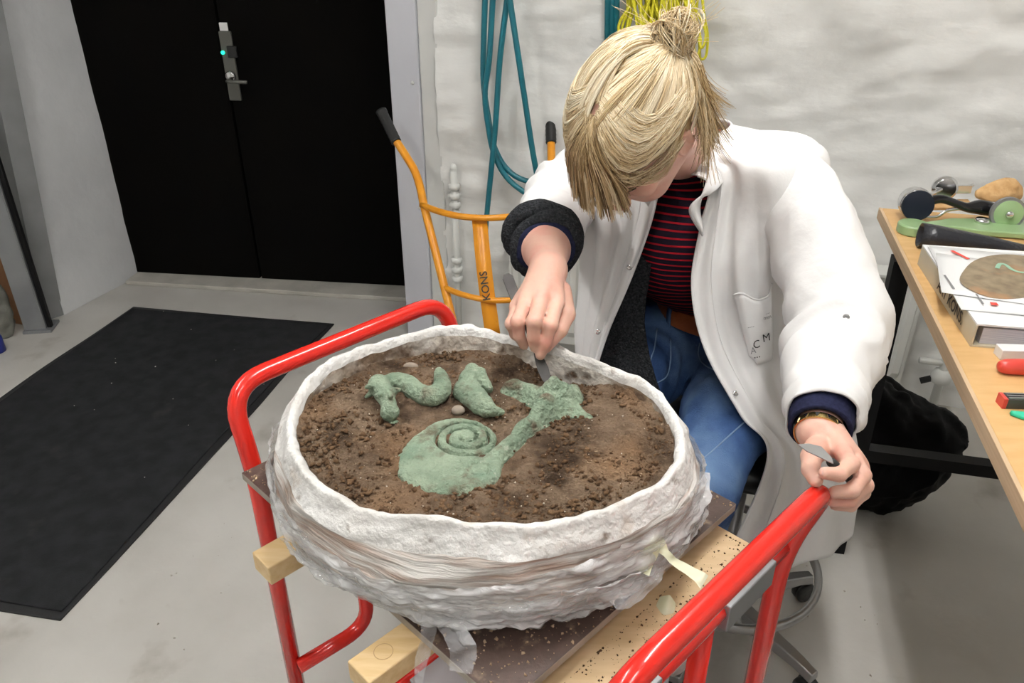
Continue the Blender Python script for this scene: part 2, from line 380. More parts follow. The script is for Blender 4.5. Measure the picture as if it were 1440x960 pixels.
def film_mat(name, dens, tint):
    """clear plastic film: mostly seen through, with milky and glossy creases"""
    m, nt, b = new_mat(name)
    nt.nodes.remove(b); out = nt.nodes['Material Output']
    tr = N(nt, 'ShaderNodeBsdfTransparent'); tr.inputs[0].default_value = (0.97, 0.97, 0.96, 1)
    gl = N(nt, 'ShaderNodeBsdfPrincipled'); gl.inputs['Base Color'].default_value = (*tint, 1); gl.inputs['Roughness'].default_value = 0.07; gl.inputs['Specular IOR Level'].default_value = 0.9
    tc = N(nt, 'ShaderNodeTexCoord'); n = N(nt, 'ShaderNodeTexNoise'); n.inputs['Scale'].default_value = 11; n.inputs['Detail'].default_value = 10; n.inputs['Distortion'].default_value = 0.6
    mp = N(nt, 'ShaderNodeMapping'); mp.inputs['Scale'].default_value = (1, 1, 5); mp.inputs['Rotation'].default_value = (0.25, 0.2, 0)
    nt.links.new(tc.outputs['Object'], mp.inputs[0]); nt.links.new(mp.outputs[0], n.inputs['Vector'])
    bp = N(nt, 'ShaderNodeBump'); bp.inputs['Strength'].default_value = 1.0; bp.inputs['Distance'].default_value = 0.02
    nt.links.new(n.outputs['Fac'], bp.inputs['Height']); nt.links.new(bp.outputs[0], gl.inputs['Normal'])
    r = N(nt, 'ShaderNodeMapRange'); r.inputs[1].default_value = 0.40; r.inputs[2].default_value = 0.68; r.inputs[3].default_value = dens * 0.35; r.inputs[4].default_value = dens
    nt.links.new(n.outputs['Fac'], r.inputs[0])
    mx = N(nt, 'ShaderNodeMixShader'); nt.links.new(r.outputs[0], mx.inputs[0]); nt.links.new(tr.outputs[0], mx.inputs[1]); nt.links.new(gl.outputs[0], mx.inputs[2])
    nt.links.new(mx.outputs[0], out.inputs[0])
    return m
M['film'] = film_mat('clear_stretch_film', 0.72, (0.86, 0.86, 0.87))
M['film2'] = film_mat('thin_stretch_film', 0.38, (0.80, 0.80, 0.82))

def emit(name, col, s):
    m, nt, b = new_mat(name); b.inputs['Emission Color'].default_value = (*col, 1); b.inputs['Emission Strength'].default_value = s
    b.inputs['Base Color'].default_value = (*col, 1); return m
TUBES = [emit('fluorescent_glow', (1.0, 0.985, 0.96), TUBE_POWER * k) for k in (1.12, 0.6, 0.8)]
M['led'] = emit('green_led', (0.02, 0.8, 0.5), 1.2)

# hair: blonde tones by strand
def hair_mat():
    m, nt, b = new_mat('blonde_hair')
    at = N(nt, 'ShaderNodeAttribute'); at.attribute_name = 'tone'
    r = N(nt, 'ShaderNodeValToRGB'); e = r.color_ramp.elements
    e[0].position = 0.0; e[0].color = (0.13, 0.075, 0.03, 1); e[1].position = 1.0; e[1].color = (0.95, 0.85, 0.65, 1)
    x = r.color_ramp.elements.new(0.35); x.color = (0.36, 0.24, 0.11, 1)
    x = r.color_ramp.elements.new(0.65); x.color = (0.74, 0.57, 0.33, 1)
    nt.links.new(at.outputs['Fac'], r.inputs[0]); nt.links.new(r.outputs[0], b.inputs['Base Color'])
    b.inputs['Roughness'].default_value = 0.38; b.inputs['Specular IOR Level'].default_value = 0.5
    return m
M['hair'] = hair_mat()
def shirt_mat():
    m, nt, b = new_mat('striped_knit')
    at = N(nt, 'ShaderNodeAttribute'); at.attribute_name = 'along'
    mo = N(nt, 'ShaderNodeMath', operation='FRACT'); nt.links.new(at.outputs['Fac'], mo.inputs[0])
    lt = N(nt, 'ShaderNodeMath', operation='LESS_THAN'); lt.inputs[1].default_value = 0.25; nt.links.new(mo.outputs[0], lt.inputs[0])
    mx = N(nt, 'ShaderNodeMix', data_type='RGBA'); mx.inputs[6].default_value = (0.010, 0.006, 0.012, 1); mx.inputs[7].default_value = (0.27, 0.008, 0.014, 1)
    nt.links.new(lt.outputs[0], mx.inputs[0]); nt.links.new(mx.outputs[2], b.inputs['Base Color'])
    b.inputs['Roughness'].default_value = 0.9; b.inputs['Specular IOR Level'].default_value = 0.1
    return m
M['shirt'] = shirt_mat()

# ------------------------------------------------------------------ text helper
def text(body, size, o, x, y, m, parent, name='lettering', lift=0.0006, bold=0.0):
    cu = bpy.data.curves.new('t', 'FONT'); cu.body = body; cu.size = size; cu.align_x = 'CENTER'; cu.align_y = 'CENTER'; cu.offset = bold; cu.resolution_u = 3
    ob = bpy.data.objects.new('t', cu); COL.objects.link(ob); bpy.context.view_layer.update()
    me = bpy.data.meshes.new_from_object(ob.evaluated_get(bpy.context.evaluated_depsgraph_get()))
    bpy.data.objects.remove(ob)
    x = unit(x); y = unit(np.asarray(y) - x * np.dot(x, y)); z = np.cross(x, y)
    org = np.array(parent['_org']); co = np.empty(len(me.vertices) * 3); me.vertices.foreach_get('co', co); co = co.reshape(-1, 3)
    w = np.asarray(o) + co[:, :1] * x + co[:, 1:2] * y + z * lift - org
    me.vertices.foreach_set('co', w.ravel()); me.name = name; me.update()
    me.materials.clear()
    return finish(me, name, m, parent, org)

# ------------------------------------------------------------------ the room
CEIL = 2.65
g = Geo(); g.box((-0.4, 0.9, -0.05), (3.4, 3.4, 0.05)); struct(g.build('floor', M['floor']))
g = Geo(); g.box((-0.4, 0.9, CEIL + 0.05), (3.4, 3.4, 0.05)); struct(g.build('ceiling', M['ceiling']))

def rough_wall(name, a, b, z0, z1, thick, m, amp, step=0.03, seed=0, inward=1):
    """an uneven plastered wall from a to b (plan points), face on the camera's side, with thickness behind"""
    a = np.asarray(a, float); b = np.asarray(b, float); L = np.linalg.norm(b - a); d = (b - a) / L
    n = np.array([d[1], -d[0], 0]) * inward
    ns = max(2, int(L / step)); nz = max(2, int((z1 - z0) / step))
    S, Z = np.meshgrid(np.linspace(0, L, ns), np.linspace(z0, z1, nz), indexing='ij')
    G = a + S[..., None] * d + Z[..., None] * np.array([0, 0, 1.0])
    hgt = amp * (fbm(G * np.array([1, 1, 1.6]), 1.6, 4, seed) + 0.9 * np.abs(fbm(G * np.array([1, 1, 2.0]), 3.2, 4, seed + 9)) + 0.35 * np.maximum(0, fbm(G * np.array([1, 1, 2.4]), 9.0, 3, seed + 5)))
    G = G + n * hgt[..., None]
    g = Geo(); g.grid(G)
    back = np.array([a, b]) - n * thick
    # close the slab
    v = [G[0, 0], G[-1, 0], G[-1, -1], G[0, -1], back[0] + [0, 0, z0], back[1] + [0, 0, z0], back[1] + [0, 0, z1], back[0] + [0, 0, z1]]
    g.add(v, [(4, 5, 6, 7), (0, 4, 7, 3), (1, 2, 6, 5), (3, 7, 6, 2), (0, 1, 5, 4)])
    return struct(g.build(name, m, smooth=True, recalc=False))
wb0 = W_O + W_D * 0.17
o = rough_wall('wall_back', wb0, W_O + W_D * 3.6, 0, CEIL, 0.40, M['plaster'], 0.026, 0.018, 3)
for p_ in o.data.polygons:
    if len(p_.vertices) == 4 and p_.area > 0.05: p_.use_smooth = False

D0 = np.array([-1.745, 3.43, 0]); D1 = np.array([-0.50, 3.28, 0]); DD = unit(D1 - D0); DN = np.array([DD[1], -DD[0], 0])
def DPt(u, v, off=0.0):
    d = ray(u, v); o = np.array([0, 0, CAM_H]); t = np.dot(D0 + DN * off - o, DN) / np.dot(d, DN); return o + d * t
Z3 = np.array([0, 0, 1.0])
# left pier and reveal of the doorway
o = rough_wall('wall_left', (-1.915, 3.03, 0), (-1.745, 3.47, 0), 0, CEIL, 0.35, M['pier'], 0.004, 0.03, 11)
o = rough_wall('wall_left_outer', (-3.75, 3.50, 0), (-2.09, 3.0, 0), 0, CEIL, 0.1, M['pier'], 0.01, 0.06, 13)
g = Geo(); g.prism([(-1.915, 3.03, 0.0), (-1.965, 2.972, 0.0), (-2.10, 3.04, 0), (-2.05, 3.12, 0)], CEIL, up=(0.080, 0.03, 1)); tr = struct(g.build('trim_3', mat('grey_side_panel', (0.20, 0.205, 0.205), 0.6, col2=(0.24, 0.245, 0.245))))
# remaining walls of the room behind and beside the camera
for nm, c, h in (('wall_far_left', (-3.75, 0.9, CEIL / 2), (0.05, 3.4, CEIL / 2)), ('wall_right', (2.95, 0.9, CEIL / 2), (0.05, 3.4, CEIL / 2)),
                 ('wall_front', (-0.4, -2.45, CEIL / 2), (3.4, 0.05, CEIL / 2)), ('wall_behind_door', (-0.4, 4.25, CEIL / 2), (3.4, 0.05, CEIL / 2))):
    g = Geo(); g.box(c, h); struct(g.build(nm, M['plaster']))

# the black double door
door = bpy.data.objects.new('door_1', None); COL.objects.link(door); door.location = tuple(D0); door['_org'] = list(map(float, D0)); struct(door)
ax = [DD, DN, Z3]
seam = np.dot(DPt(356, 330) - D0, DD)
W_D2 = 1.9
g = Geo(); g.box(D0 + DD * (seam / 2 - 0.05) - DN * 0.03 + Z3 * 1.16, (seam / 2 + 0.047, 0.03, 1.14), ax); g.build('door_leaf', M['door'], door, bevel=0.004)
g = Geo(); g.box(D0 + DD * (seam + (W_D2 - seam) / 2 + 0.004) - DN * 0.03 + Z3 * 1.16, ((W_D2 - seam) / 2 - 0.002, 0.03, 1.14), ax); g.build('door_leaf', M['door'], door, bevel=0.004)
lp = DPt(325, 93); up_d = Z3
g = Geo(); g.box(lp + DN * 0.006, (0.026, 0.007, 0.135), ax); plate = g.build('lock_plate', M['lockplate'], door, bevel=0.005)
g = Geo(); g.box(DPt(329, 72) + DN * 0.016, (0.02, 0.006, 0.022), ax); g.build('card_reader', M['grip'], plate, bevel=0.003)
g = Geo(); g.lathe(DPt(316, 73) + DN * 0.014, DN, [(0.008, 0), (0.008, 0.006), (0.004, 0.009)], 12); g.build('indicator_light', M['led'], plate)
g = Geo(); g.lathe(DPt(327, 106) + DN * 0.012, DN, [(0.021, 0), (0.021, 0.012), (0.016, 0.016)], 20); g.build('rose', M['chrome'], plate, smooth=True)
hp = DPt(327, 111)
g = Geo(); g.tube([hp + DN * 0.012, hp + DN * 0.05, hp + DN * 0.056 + DD * 0.012, hp + DN * 0.056 + DD * 0.085], 0.0075, 10); g.build('lever', M['lockplate'], plate, smooth=True)
g = Geo(); g.box(DPt(315, 38) + DN * 0.003, (0.017, 0.003, 0.017), ax); g.build('sensor_button', M['white'], door, bevel=0.002)
# lintel wall above the door and the threshold
g = Geo(); g.box(D0 + DD * 0.9 - DN * 0.03 + Z3 * 2.475, (1.0, 0.04, 0.175), ax); struct(g.build('wall_over_door', M['plaster']))
g = Geo(); g.prism([D0 - DD * 0.02 + DN * 0.10, D0 + DD * 1.9 + DN * 0.13, D0 + DD * 1.9 - DN * 0.06, D0 - DD * 0.02 - DN * 0.06], 0.02); struct(g.build('trim_2', mat('worn_concrete_sill', (0.40, 0.385, 0.345), 0.7, col2=(0.52, 0.50, 0.45), nscale=9, bump=0.2), bevel=0.004))
# grey steel door surround on the wall corner
axw = [W_D, W_N, Z3]
g = Geo()
g.box(W_O + W_D * 0.055 - W_N * 0.19 + Z3 * CEIL / 2, (0.055, 0.21, CEIL / 2), axw)
t1 = struct(g.build('trim_1', M['frame'], bevel=0.006))
g = Geo(); g.box(W_O + W_D * 0.145 - W_N * 0.195 + Z3 * CEIL / 2, (0.035, 0.205, CEIL / 2), axw); struct(g.build('trim_4', M['frame2'], bevel=0.005))
g = Geo()
for zz in (0.55, 1.0, 1.42): g.lathe(W_O + W_D * 0.085 + W_N * 0.02 + Z3 * zz, W_N, [(0.007, 0), (0.006, 0.003), (0.002, 0.004)], 10)
g.build('screw_cap', M['frame2'], t1, smooth=True)

# left steel upright with things behind it
up = thing('steel_upright', (-1.99, 2.86, 0), 'grey steel channel post standing on the floor by the white pier', 'post')
c0 = P(55, 466, 0); e1 = unit(P(70, 465, 0) - P(40, 467, 0)); e2 = np.cross(Z3, e1); ax2 = [e1, e2, Z3]
g = Geo(); g.box(c0 + Z3 * 1.25 + e1 * -0.012, (0.04, 0.004, 1.25), ax2); g.box(c0 + Z3 * 1.25 + e1 * -0.048 + e2 * 0.03, (0.004, 0.03, 1.25), ax2); g.box(c0 + Z3 * 1.25 + e1 * 0.028 + e2 * 0.012, (0.003, 0.014, 1.25), ax2); g.build('channel', M['steel'], up, bevel=0.002)
g = Geo(); g.box(c0 + Z3 * 1.25 + e1 * 0.041 + e2 * 0.018, (0.008, 0.010, 1.25), ax2); g.build('gap_shade_strip', M['black'], up)  # black strip standing in for the shaded gap at the post's right edge
g = Geo(); g.box(c0 + Z3 * 0.006 + e2 * 0.03, (0.055, 0.05, 0.006), ax2); g.build('foot_plate', M['steel'], up, bevel=0.002)
g = Geo(); g.box((-2.125, 2.972, 0.22), (0.10, 0.008, 0.22), [unit([1, -0.3, 0]), unit([0.3, 1, 0.0]), Z3])
tag(g.build('cardboard_sheet', M['cardboard'], bevel=0.003), 'brown cardboard sheet standing behind the grey steel post', 'cardboard')
s = SDF((-2.35, 2.62, -0.05), (-1.95, 3.0, 0.5), 0.012)
cc = P(8, 472, 0); s.ell(cc + [0, 0.0, 0.10], (0.047, 0.05, 0.12), np.eye(3), 0.02); s.ell(cc + [-0.03, 0.02, 0.22], (0.042, 0.045, 0.08), np.eye(3), 0.05)
V, Q = s.mesh(); V = V + vnormals(V, Q) * (fbm(V, 22, 3, 5) * 0.010)[:, None]; V[:, 2] = np.maximum(V[:, 2], 0.0)
tag(np_mesh('plastic_sack', V, Q, M['greybag'], None), 'crumpled grey plastic sack on the floor beside the steel post', 'sack')
g = Geo(); bp_ = P(-3, 494, 0); g.lathe(bp_, Z3, [(0.028, 0), (0.03, 0.004), (0.03, 0.06), (0.026, 0.068), (0.012, 0.072)], 20)
bt = thing('blue_bottle', bp_, 'small blue plastic bottle with an orange cap on the floor by the sack', 'bottle'); g.build('bottle_body', M['blueplast'], bt, smooth=True)
g = Geo(); g.lathe(bp_ + Z3 * 0.07, Z3, [(0.016, 0), (0.016, 0.018), (0.013, 0.02)], 16); g.build('cap', M['orange'], bt, smooth=True)

# doormat
m00 = P(188, 432, 0); m10 = P(462, 457, 0); m11 = P(85, 875, 0); mdir = unit(m11 - P(463, 483, 0)); acr = m10 - m00
m10 = m00 + acr * 1.02; ml = np.linalg.norm(m11 - m10); m01 = m00 + (m11 - m10)
mt = thing('doormat', (m00 + m11) / 2 * np.array([1, 1, 0]), 'large black pile doormat with rubber edge lying before the door', 'mat')
def mat_poly(inset, nseg=24, wob=0.006):
    c = (m00 + m10 + m11 + m01) / 4; out = []
    cs = [m00, m10, m11, m01]
    for i in range(4):
        a, b = cs[i], cs[(i + 1) % 4]
        for k in range(nseg):
            p = a + (b - a) * k / nseg
            p = p + (c - p) * inset / np.linalg.norm(c - p) * 1.3
            w = noise(p[None] * 3.0, 1.0, 4)[0] * wob * 2.0
            p = p + unit(c - p) * w; out.append([p[0], p[1], 0])
    return np.array(out)
g = Geo(); g.prism(mat_poly(0.0), 0.006); g.build('rubber_edge', M['matrub'], mt, bevel=0.002)
g = Geo(); g.prism(mat_poly(0.02) + np.array([0, 0, 0.004]), 0.007); g.build('pile', M['mat'], mt, bevel=0.003)
# bits of grit on the mat and floor
def crumbs(name, pts, sizes, m, parent=None, seed=1):
    r = np.random.default_rng(seed); n = len(pts)
    base = np.array([[1, 0, -.5], [-.5, .87, -.5], [-.5, -.87, -.5], [.6, .5, .5], [-.7, .3, .5], [.1, -.7, .6]])
    F = np.array([[0, 2, 1], [3, 4, 5], [0, 1, 3], [1, 4, 3], [1, 2, 4], [2, 5, 4], [2, 0, 5], [0, 3, 5]])
    a = r.random(n) * 6.283; ca, sa = np.cos(a), np.sin(a)
    B = base[None] * (0.6 + 0.8 * r.random((n, 6, 1)))
    X = np.stack([B[..., 0] * ca[:, None] - B[..., 1] * sa[:, None], B[..., 0] * sa[:, None] + B[..., 1] * ca[:, None], B[..., 2] * 0.8], -1)
    V = (np.asarray(pts)[:, None] + X * np.asarray(sizes)[:, None, None]).reshape(-1, 3)
    Q = (F[None] + 6 * np.arange(n)[:, None, None]).reshape(-1, 3)
    return np_mesh(name, V, Q, m, parent, smooth=False)
pts = []
for k in range(16):
    q = m00 + acr * rng.random() + (m11 - m10) * rng.random(); pts.append([q[0], q[1], 0.0115])
tag(crumbs('grit', pts, 0.0012 + 0.0018 * rng.random(16), mat('pale_grit', (0.5, 0.48, 0.44), 0.8), None, 3), 'pale specks of grit strewn over the black doormat', 'grit', kind='stuff')
pts = []; 
for k in range(160):
    q = np.array([rng.uniform(-0.9, 0.9), rng.uniform(0.3, 1.75), 0.001]); pts.append(q)
tag(crumbs('floor_dust', pts, 0.001 + 0.003 * rng.random(160) ** 2, mat('floor_dust', (0.5, 0.47, 0.42), 0.8, col2=(0.25, 0.2, 0.15)), None, 4), 'specks of plaster and soil strewn over the concrete floor', 'dust', kind='stuff')

# ------------------------------------------------------------------ things along the back wall
# radiator
ra = WP(716, 352, 0.10); rb = WP(1306, 392, 0.10); rl = np.dot(rb - ra, W_D); rz1 = 0.50; rz0 = 0.10
ra = ra.copy(); ra[2] = 0
rad = thing('radiator', ra + W_D * rl / 2, 'long white panel radiator under the rough plaster wall', 'radiator')
ncol = 26; pitch = rl / ncol; prof = []
for i in range(ncol):
    x0 = i * pitch
    for fx, dy in ((0.0, 0), (0.18, 0), (0.30, 0.012), (0.70, 0.012), (0.82, 0)): prof.append((x0 + fx * pitch, dy))
prof.append((rl, 0))
rows = []
for zz, k in ((rz0, 0), (rz0 + 0.03, 0), (rz0 + 0.055, 1), (rz1 - 0.055, 1), (rz1 - 0.03, 0), (rz1, 0)):
    rows.append([ra + W_D * x + W_N * (dy * k) + Z3 * zz for x, dy in prof])
g = Geo(); g.grid(rows); g.build('front_panel', M['radiator'], rad, smooth=False)
g = Geo(); g.box(ra + W_D * rl / 2 - W_N * 0.03 + Z3 * (rz0 + rz1) / 2, (rl / 2, 0.028, (rz1 - rz0) / 2 - 0.002), axw); g.build('back_panel', M['radiator'], rad, bevel=0.004)
g = Geo(); g.box(ra + W_D * rl / 2 - W_N * 0.02 + Z3 * (rz1 + 0.004), (rl / 2 + 0.004, 0.042, 0.006), axw); g.build('top_grille', M['radiator'], rad, bevel=0.003)
vb = WP(1324, 528, 0.08)
pz = vb.copy(); pz[2] = 0
g = Geo(); g.tube([pz, pz + Z3 * 0.45], 0.014, 12); g.tube([pz + Z3 * 0.20, pz + Z3 * 0.20 - W_D * 0.08], 0.011, 10); g.build('supply_pipe', M['radiator'], rad, smooth=True)
g = Geo(); vz = vb[2]; g.lathe(pz + Z3 * (vz - 0.03), Z3, [(0.018, 0), (0.032, 0.01), (0.034, 0.03), (0.026, 0.05), (0.016, 0.055)], 18); g.build('valve', M['radiator'], rad, smooth=True)
g = Geo(); g.tube([vb - W_D * 0.06 - Z3 * 0.03, vb + W_D * 0.075 + Z3 * 0.035], 0.011, 10); g.build('valve_spindle', M['grip'], rad, smooth=True)
for xx in (0.15, rl - 0.15):
    g = Geo(); g.box(ra + W_D * xx - W_N * 0.05 + Z3 * rz0 / 2, (0.012, 0.012, rz0 / 2 + 0.01), axw); g.build('foot', M['radiator'], rad)
# painted pipe with couplings
pp = WP(641, 330, 0.035); pp[2] = 0
wp = thing('wall_pipe', pp, 'white painted vertical pipe with ringed couplings beside the grey door surround', 'pipe')
g = Geo(); ztop = WP(637, 238, 0.035)[2]; g.tube([pp, pp + Z3 * ztop], 0.013, 12); g.build('pipe', M['radiator'], wp, smooth=True)
for vv in (262, 275, 288, 300, 365, 378, 391):
    q = WP(640, vv, 0.035); q = np.array([pp[0], pp[1], q[2]])
    g = Geo(); g.lathe(q - Z3 * 0.012, Z3, [(0.014, 0), (0.021, 0.003), (0.022, 0.018), (0.014, 0.022)], 16); g.build('coupling', M['radiator'], wp, smooth=True)
g = Geo(); q = np.array([pp[0], pp[1], ztop]); g.lathe(q, Z3, [(0.013, -0.004), (0.012, 0.01), (0.006, 0.02)], 14); g.build('end_cap', M['radiator'], wp, smooth=True)

# teal hose in loops and its neighbour bundle
def wallpath(pts, off, n=40):
    c = [WP(u, v, off + (0.004 * i % 0.01)) for i, (u, v) in enumerate(pts)]
    return crom(c, n)
hose = thing('teal_hose', WP(700, 100, 0.03), 'teal rubber hose hanging in long loops on the white wall', 'hose')
paths = [[(684, -60), (682, 0), (680, 67), (680, 117), (687, 167), (693, 200), (707, 230), (727, 249), (757, 258), (790, 262)],
         [(698, -60), (693, 0), (688, 83), (682, 133), (687, 180), (695, 217), (713, 250), (743, 274), (775, 290)],
         [(720, -60), (713, 0), (703, 83), (697, 173), (692, 227), (687, 277), (683, 320), (678, 380), (683, 425), (688, 455)],
         [(708, -60), (717, 0), (727, 67), (737, 133), (747, 200), (757, 256), (766, 300)]]
g = Geo()
for i, pt in enumerate(paths): g.tube(wallpath(pt, 0.065 + 0.019 * i), 0.0095, 10)
g.build('loops', M['teal'], hose, smooth=True)
hk = WP(703, -60, 0.0)
g = Geo(); g.tube([hk + Z3 * 0.015, hk + W_N * 0.15 + Z3 * 0.015, hk + W_N * 0.17 + Z3 * 0.05], 0.008, 8); g.build('wall_hook', M['greymetal'], hose, smooth=True)
h2 = thing('teal_hose_bundle', WP(862, 30, 0.03), 'straight bundle of teal hose hanging behind the blonde head', 'hose')
g = Geo()
for i, x in enumerate((854.5, 861, 867.5)): g.tube([WP(x + 1, -70, 0.04), WP(x, 0, 0.04), WP(x - 1, 80, 0.04)], 0.009, 10)
g.build('strands', M['teal'], h2, smooth=True)
hk = WP(861, -62, 0.0); g = Geo(); g.tube([hk, hk + W_N * 0.1, hk + W_N * 0.11 + Z3 * 0.03], 0.008, 8); g.build('wall_hook', M['greymetal'], h2, smooth=True)
yc = thing('yellow_cord', WP(935, 20, 0.05), 'tangled coil of yellow cord hanging on the white wall', 'cord')
g = Geo(); r = random.Random(3)
for i in range(34):
    x0 = r.uniform(882, 985); w = r.uniform(4, 30) * r.choice((-1, 1)); dep = r.uniform(30, 95) if x0 > 960 else r.uniform(40, 75)
    xm = min(max(x0 + w, 876), 994); off = r.uniform(0.065, 0.135)
    pts = [WP((x0 + 935) / 2, -90, off), WP(x0, -30, off), WP(x0 + w * 0.25 + r.uniform(-4, 4), 5, off), WP(xm - w * .3, dep * 0.7, off + .01), WP(xm, dep, off + .02), WP(xm + w * 0.25, dep * 0.6, off + .01), WP((xm + 935) / 2, -20, off), WP(935, -90, off)]
    g.tube(crom(pts, 30), 0.0042, 6)
for sgn, pts in ((1, [(985, -30), (990, 20), (995, 50), (993, 78), (985, 82), (983, 60), (975, 0)]), (1, [(890, -30), (884, 10), (876, 35), (874, 48), (880, 50), (890, 20), (905, -30)])):
    g.tube(crom([WP(u, v, 0.105) for u, v in pts], 30), 0.0042, 6)
g.build('coil', M['yellowcord'], yc, smooth=True)
hk = WP(935, -80, 0.0); g = Geo(); g.tube([hk, hk + W_N * 0.17, hk + W_N * 0.18 + Z3 * 0.04], 0.008, 8); g.build('wall_hook', M['greymetal'], yc, smooth=True)

# yellow hand truck leaning by the wall
ht = thing('hand_truck', np.array([0.0, 2.42, 0]), 'yellow tubular hand truck with black grips leaning by the wall', 'hand truck')
lh = [T(557, 198, 2.68), T(570, 218, 2.67), T(583, 240, 2.65), T(591, 264, 2.63), T(597, 292, 2.61), T(617, 372, 2.58), T(637, 452, 2.56)]
lb = lh[-1] + (lh[-1] - lh[-3]) / np.linalg.norm(lh[-1] - lh[-3]) * 0.30; lb = lh[-1] + (lh[-1] - lh[-3]) * (lh[-1][2] - 0.05) / (lh[-3][2] - lh[-1][2])
rh = [T(775, 198, 2.68), T(775.5, 240, 2.65), T(775.5, 292, 2.61), T(774, 372, 2.58), T(772, 452, 2.56)]
rbt = rh[-1] + (rh[-1] - rh[-2]) * (rh[-1][2] - 0.05) / (rh[-2][2] - rh[-1][2])
g = Geo(); g.tube(crom(lh + [lb], 40), 0.0135, 12); g.build('side_rail', M['yellow'], ht, smooth=True)
g = Geo(); g.tube(crom(rh + [rbt], 30), 0.0135, 12); g.build('side_rail', M['yellow'], ht, smooth=True)
for a, b in ((T(557, 199, 2.68), T(536, 156, 2.71)), (T(775, 200, 2.68), T(774, 151, 2.71))):
    g = Geo(); d = unit(b - a); L = np.linalg.norm(b - a); g.lathe(a - d * 0.004, d, [(0.0165, 0), (0.0185, 0.004)] + [(0.0175 + 0.001 * (i % 2), 0.008 + (L - 0.02) * i / 14) for i in range(15)] + [(0.0195, L - 0.004), (0.0195, L + 0.004), (0.015, L + 0.006)], 18); g.build('grip', M['grip'], ht, smooth=True)
g = Geo(); g.tube(crom([T(593, 288, 2.61), T(620, 298, 2.54), T(655, 305, 2.50), T(700, 306, 2.50), T(745, 300, 2.54), T(775, 292, 2.61)], 24), 0.0105, 10); g.build('curved_bar', M['yellow'], ht, smooth=True)
g = Geo(); g.tube(crom([T(625, 404, 2.57), T(650, 414, 2.52), T(690, 422, 2.49), T(735, 420, 2.51), T(773, 412, 2.57)], 24), 0.0095, 10); g.build('curved_bar', M['yellow'], ht, smooth=True)
sp = crom([T(674, 306, 2.515), T(680, 370, 2.49), T(686, 420, 2.50), T(693, 470, 2.53)], 14)
G = np.array([[p - np.array([0.024, 0, 0]), p + np.array([0.024, 0, 0])] for p in sp])
g = Geo(); g.grid(G); strap = g.build('strap_plate', M['yellow'], ht, smooth=True, solid=0.004)
tp = T(682.5, 402, 2.485)
text('KONS', 0.034, tp, unit(T(680, 385, 2.485) - T(684, 415, 2.485)), np.array([-1, 0, 0]), M['ink'], ht, bold=0.0004, lift=0.004)
g = Geo(); mid = (lb + rbt) / 2; g.box(mid + np.array([0, -0.10, -0.045]), (0.20, 0.12, 0.004)); g.build('toe_plate', M['yellow'], ht, bevel=0.002)
g = Geo(); g.tube([lb + [-0.05, 0.05, 0.045], rbt + [0.05, 0.05, 0.045]], 0.009, 8); g.build('axle', M['greymetal'], ht, smooth=True)
for q in (lb + [-0.05, 0.05, 0.045], rbt + [0.05, 0.05, 0.045]):
    g = Geo(); g.lathe(q - np.array([0.02, 0, 0]), (1, 0, 0), [(0.05, 0), (0.085, 0.004), (0.09, 0.012), (0.09, 0.028), (0.085, 0.036), (0.05, 0.04)], 24); g.build('wheel', M['grip'], ht, smooth=True)

# ceiling fluorescent fittings, running along the room
fd = np.array([math.sin(WA), math.cos(WA), 0]); fx = np.array([math.cos(WA), -math.sin(WA), 0])
for k, (cx, cy) in enumerate(((0.42, 1.05), (-0.05, -0.75), (-1.45, 0.75))):
    c = np.array([cx, cy, CEIL])
    la = thing('ceiling_lamp', c - Z3 * 0.08, ['white twin-tube fluorescent ceiling lamp over the red cart', 'white twin-tube fluorescent ceiling lamp behind the cart towards the front wall', 'white twin-tube fluorescent ceiling lamp over the black doormat', 'white twin-tube fluorescent ceiling lamp over the workbench'][k], 'lamp', 'fluorescent ceiling lamps')
    g = Geo(); g.box(c - Z3 * 0.025, (0.09, 0.64, 0.025), [fx, fd, Z3]); g.build('housing', M['lampcase'], la, bevel=0.004)
    for sx in (-0.045, 0.045):
        g = Geo(); g.tube([c + fx * sx - fd * 0.6 - Z3 * 0.07, c + fx * sx + fd * 0.6 - Z3 * 0.07], 0.014, 10); g.build('fluorescent_tube', TUBES[k], la, smooth=True)
        for e in (-0.61, 0.61):
            g = Geo(); g.box(c + fx * sx + fd * e - Z3 * 0.062, (0.014, 0.012, 0.028), [fx, fd, Z3]); g.build('tube_socket', M['lampcase'], la)

# ------------------------------------------------------------------ workbench and what lies on it
BZ = 0.90
bf = P(1240, 292, BZ); bn = P(1440, 692, BZ); bd = unit(bn - bf); bx = np.array([-bd[1], bd[0], 0]); bx = bx if bx[0] > 0 else -bx
axb = [bx, bd, Z3]; BL = 2.0; BW = 0.85
wbn = thing('workbench', (bf + bd * BL / 2 + bx * BW / 2) * [1, 1, 0], 'workbench with pale plywood top on a black steel frame', 'workbench')
c = bf + bd * BL / 2 + bx * BW / 2
g = Geo(); g.box(c - Z3 * 0.012, (BW / 2, BL / 2, 0.012), axb); g.build('worktop', M['bench'], wbn, bevel=0.003)
g = Geo(); g.box(bf + bd * BL / 2 - bx * 0.003 - Z3 * 0.013, (0.0035, BL / 2, 0.0135), axb); g.build('edge_strip', M['benchedge'], wbn, bevel=0.001)
l1 = np.array([0.842, 1.59, BZ - 0.026]); l1b = np.array([0.885, 1.63, 0.0])
legs = [(l1, l1b), (l1 + bx * (BW - 0.08), l1b + bx * (BW - 0.08)), (l1 + bd * (BL - 0.35), l1 * [1, 1, 0] + bd * (BL - 0.35)), (l1 + bd * (BL - 0.35) + bx * (BW - 0.08), l1 * [1, 1, 0] + bd * (BL - 0.35) + bx * (BW - 0.08))]
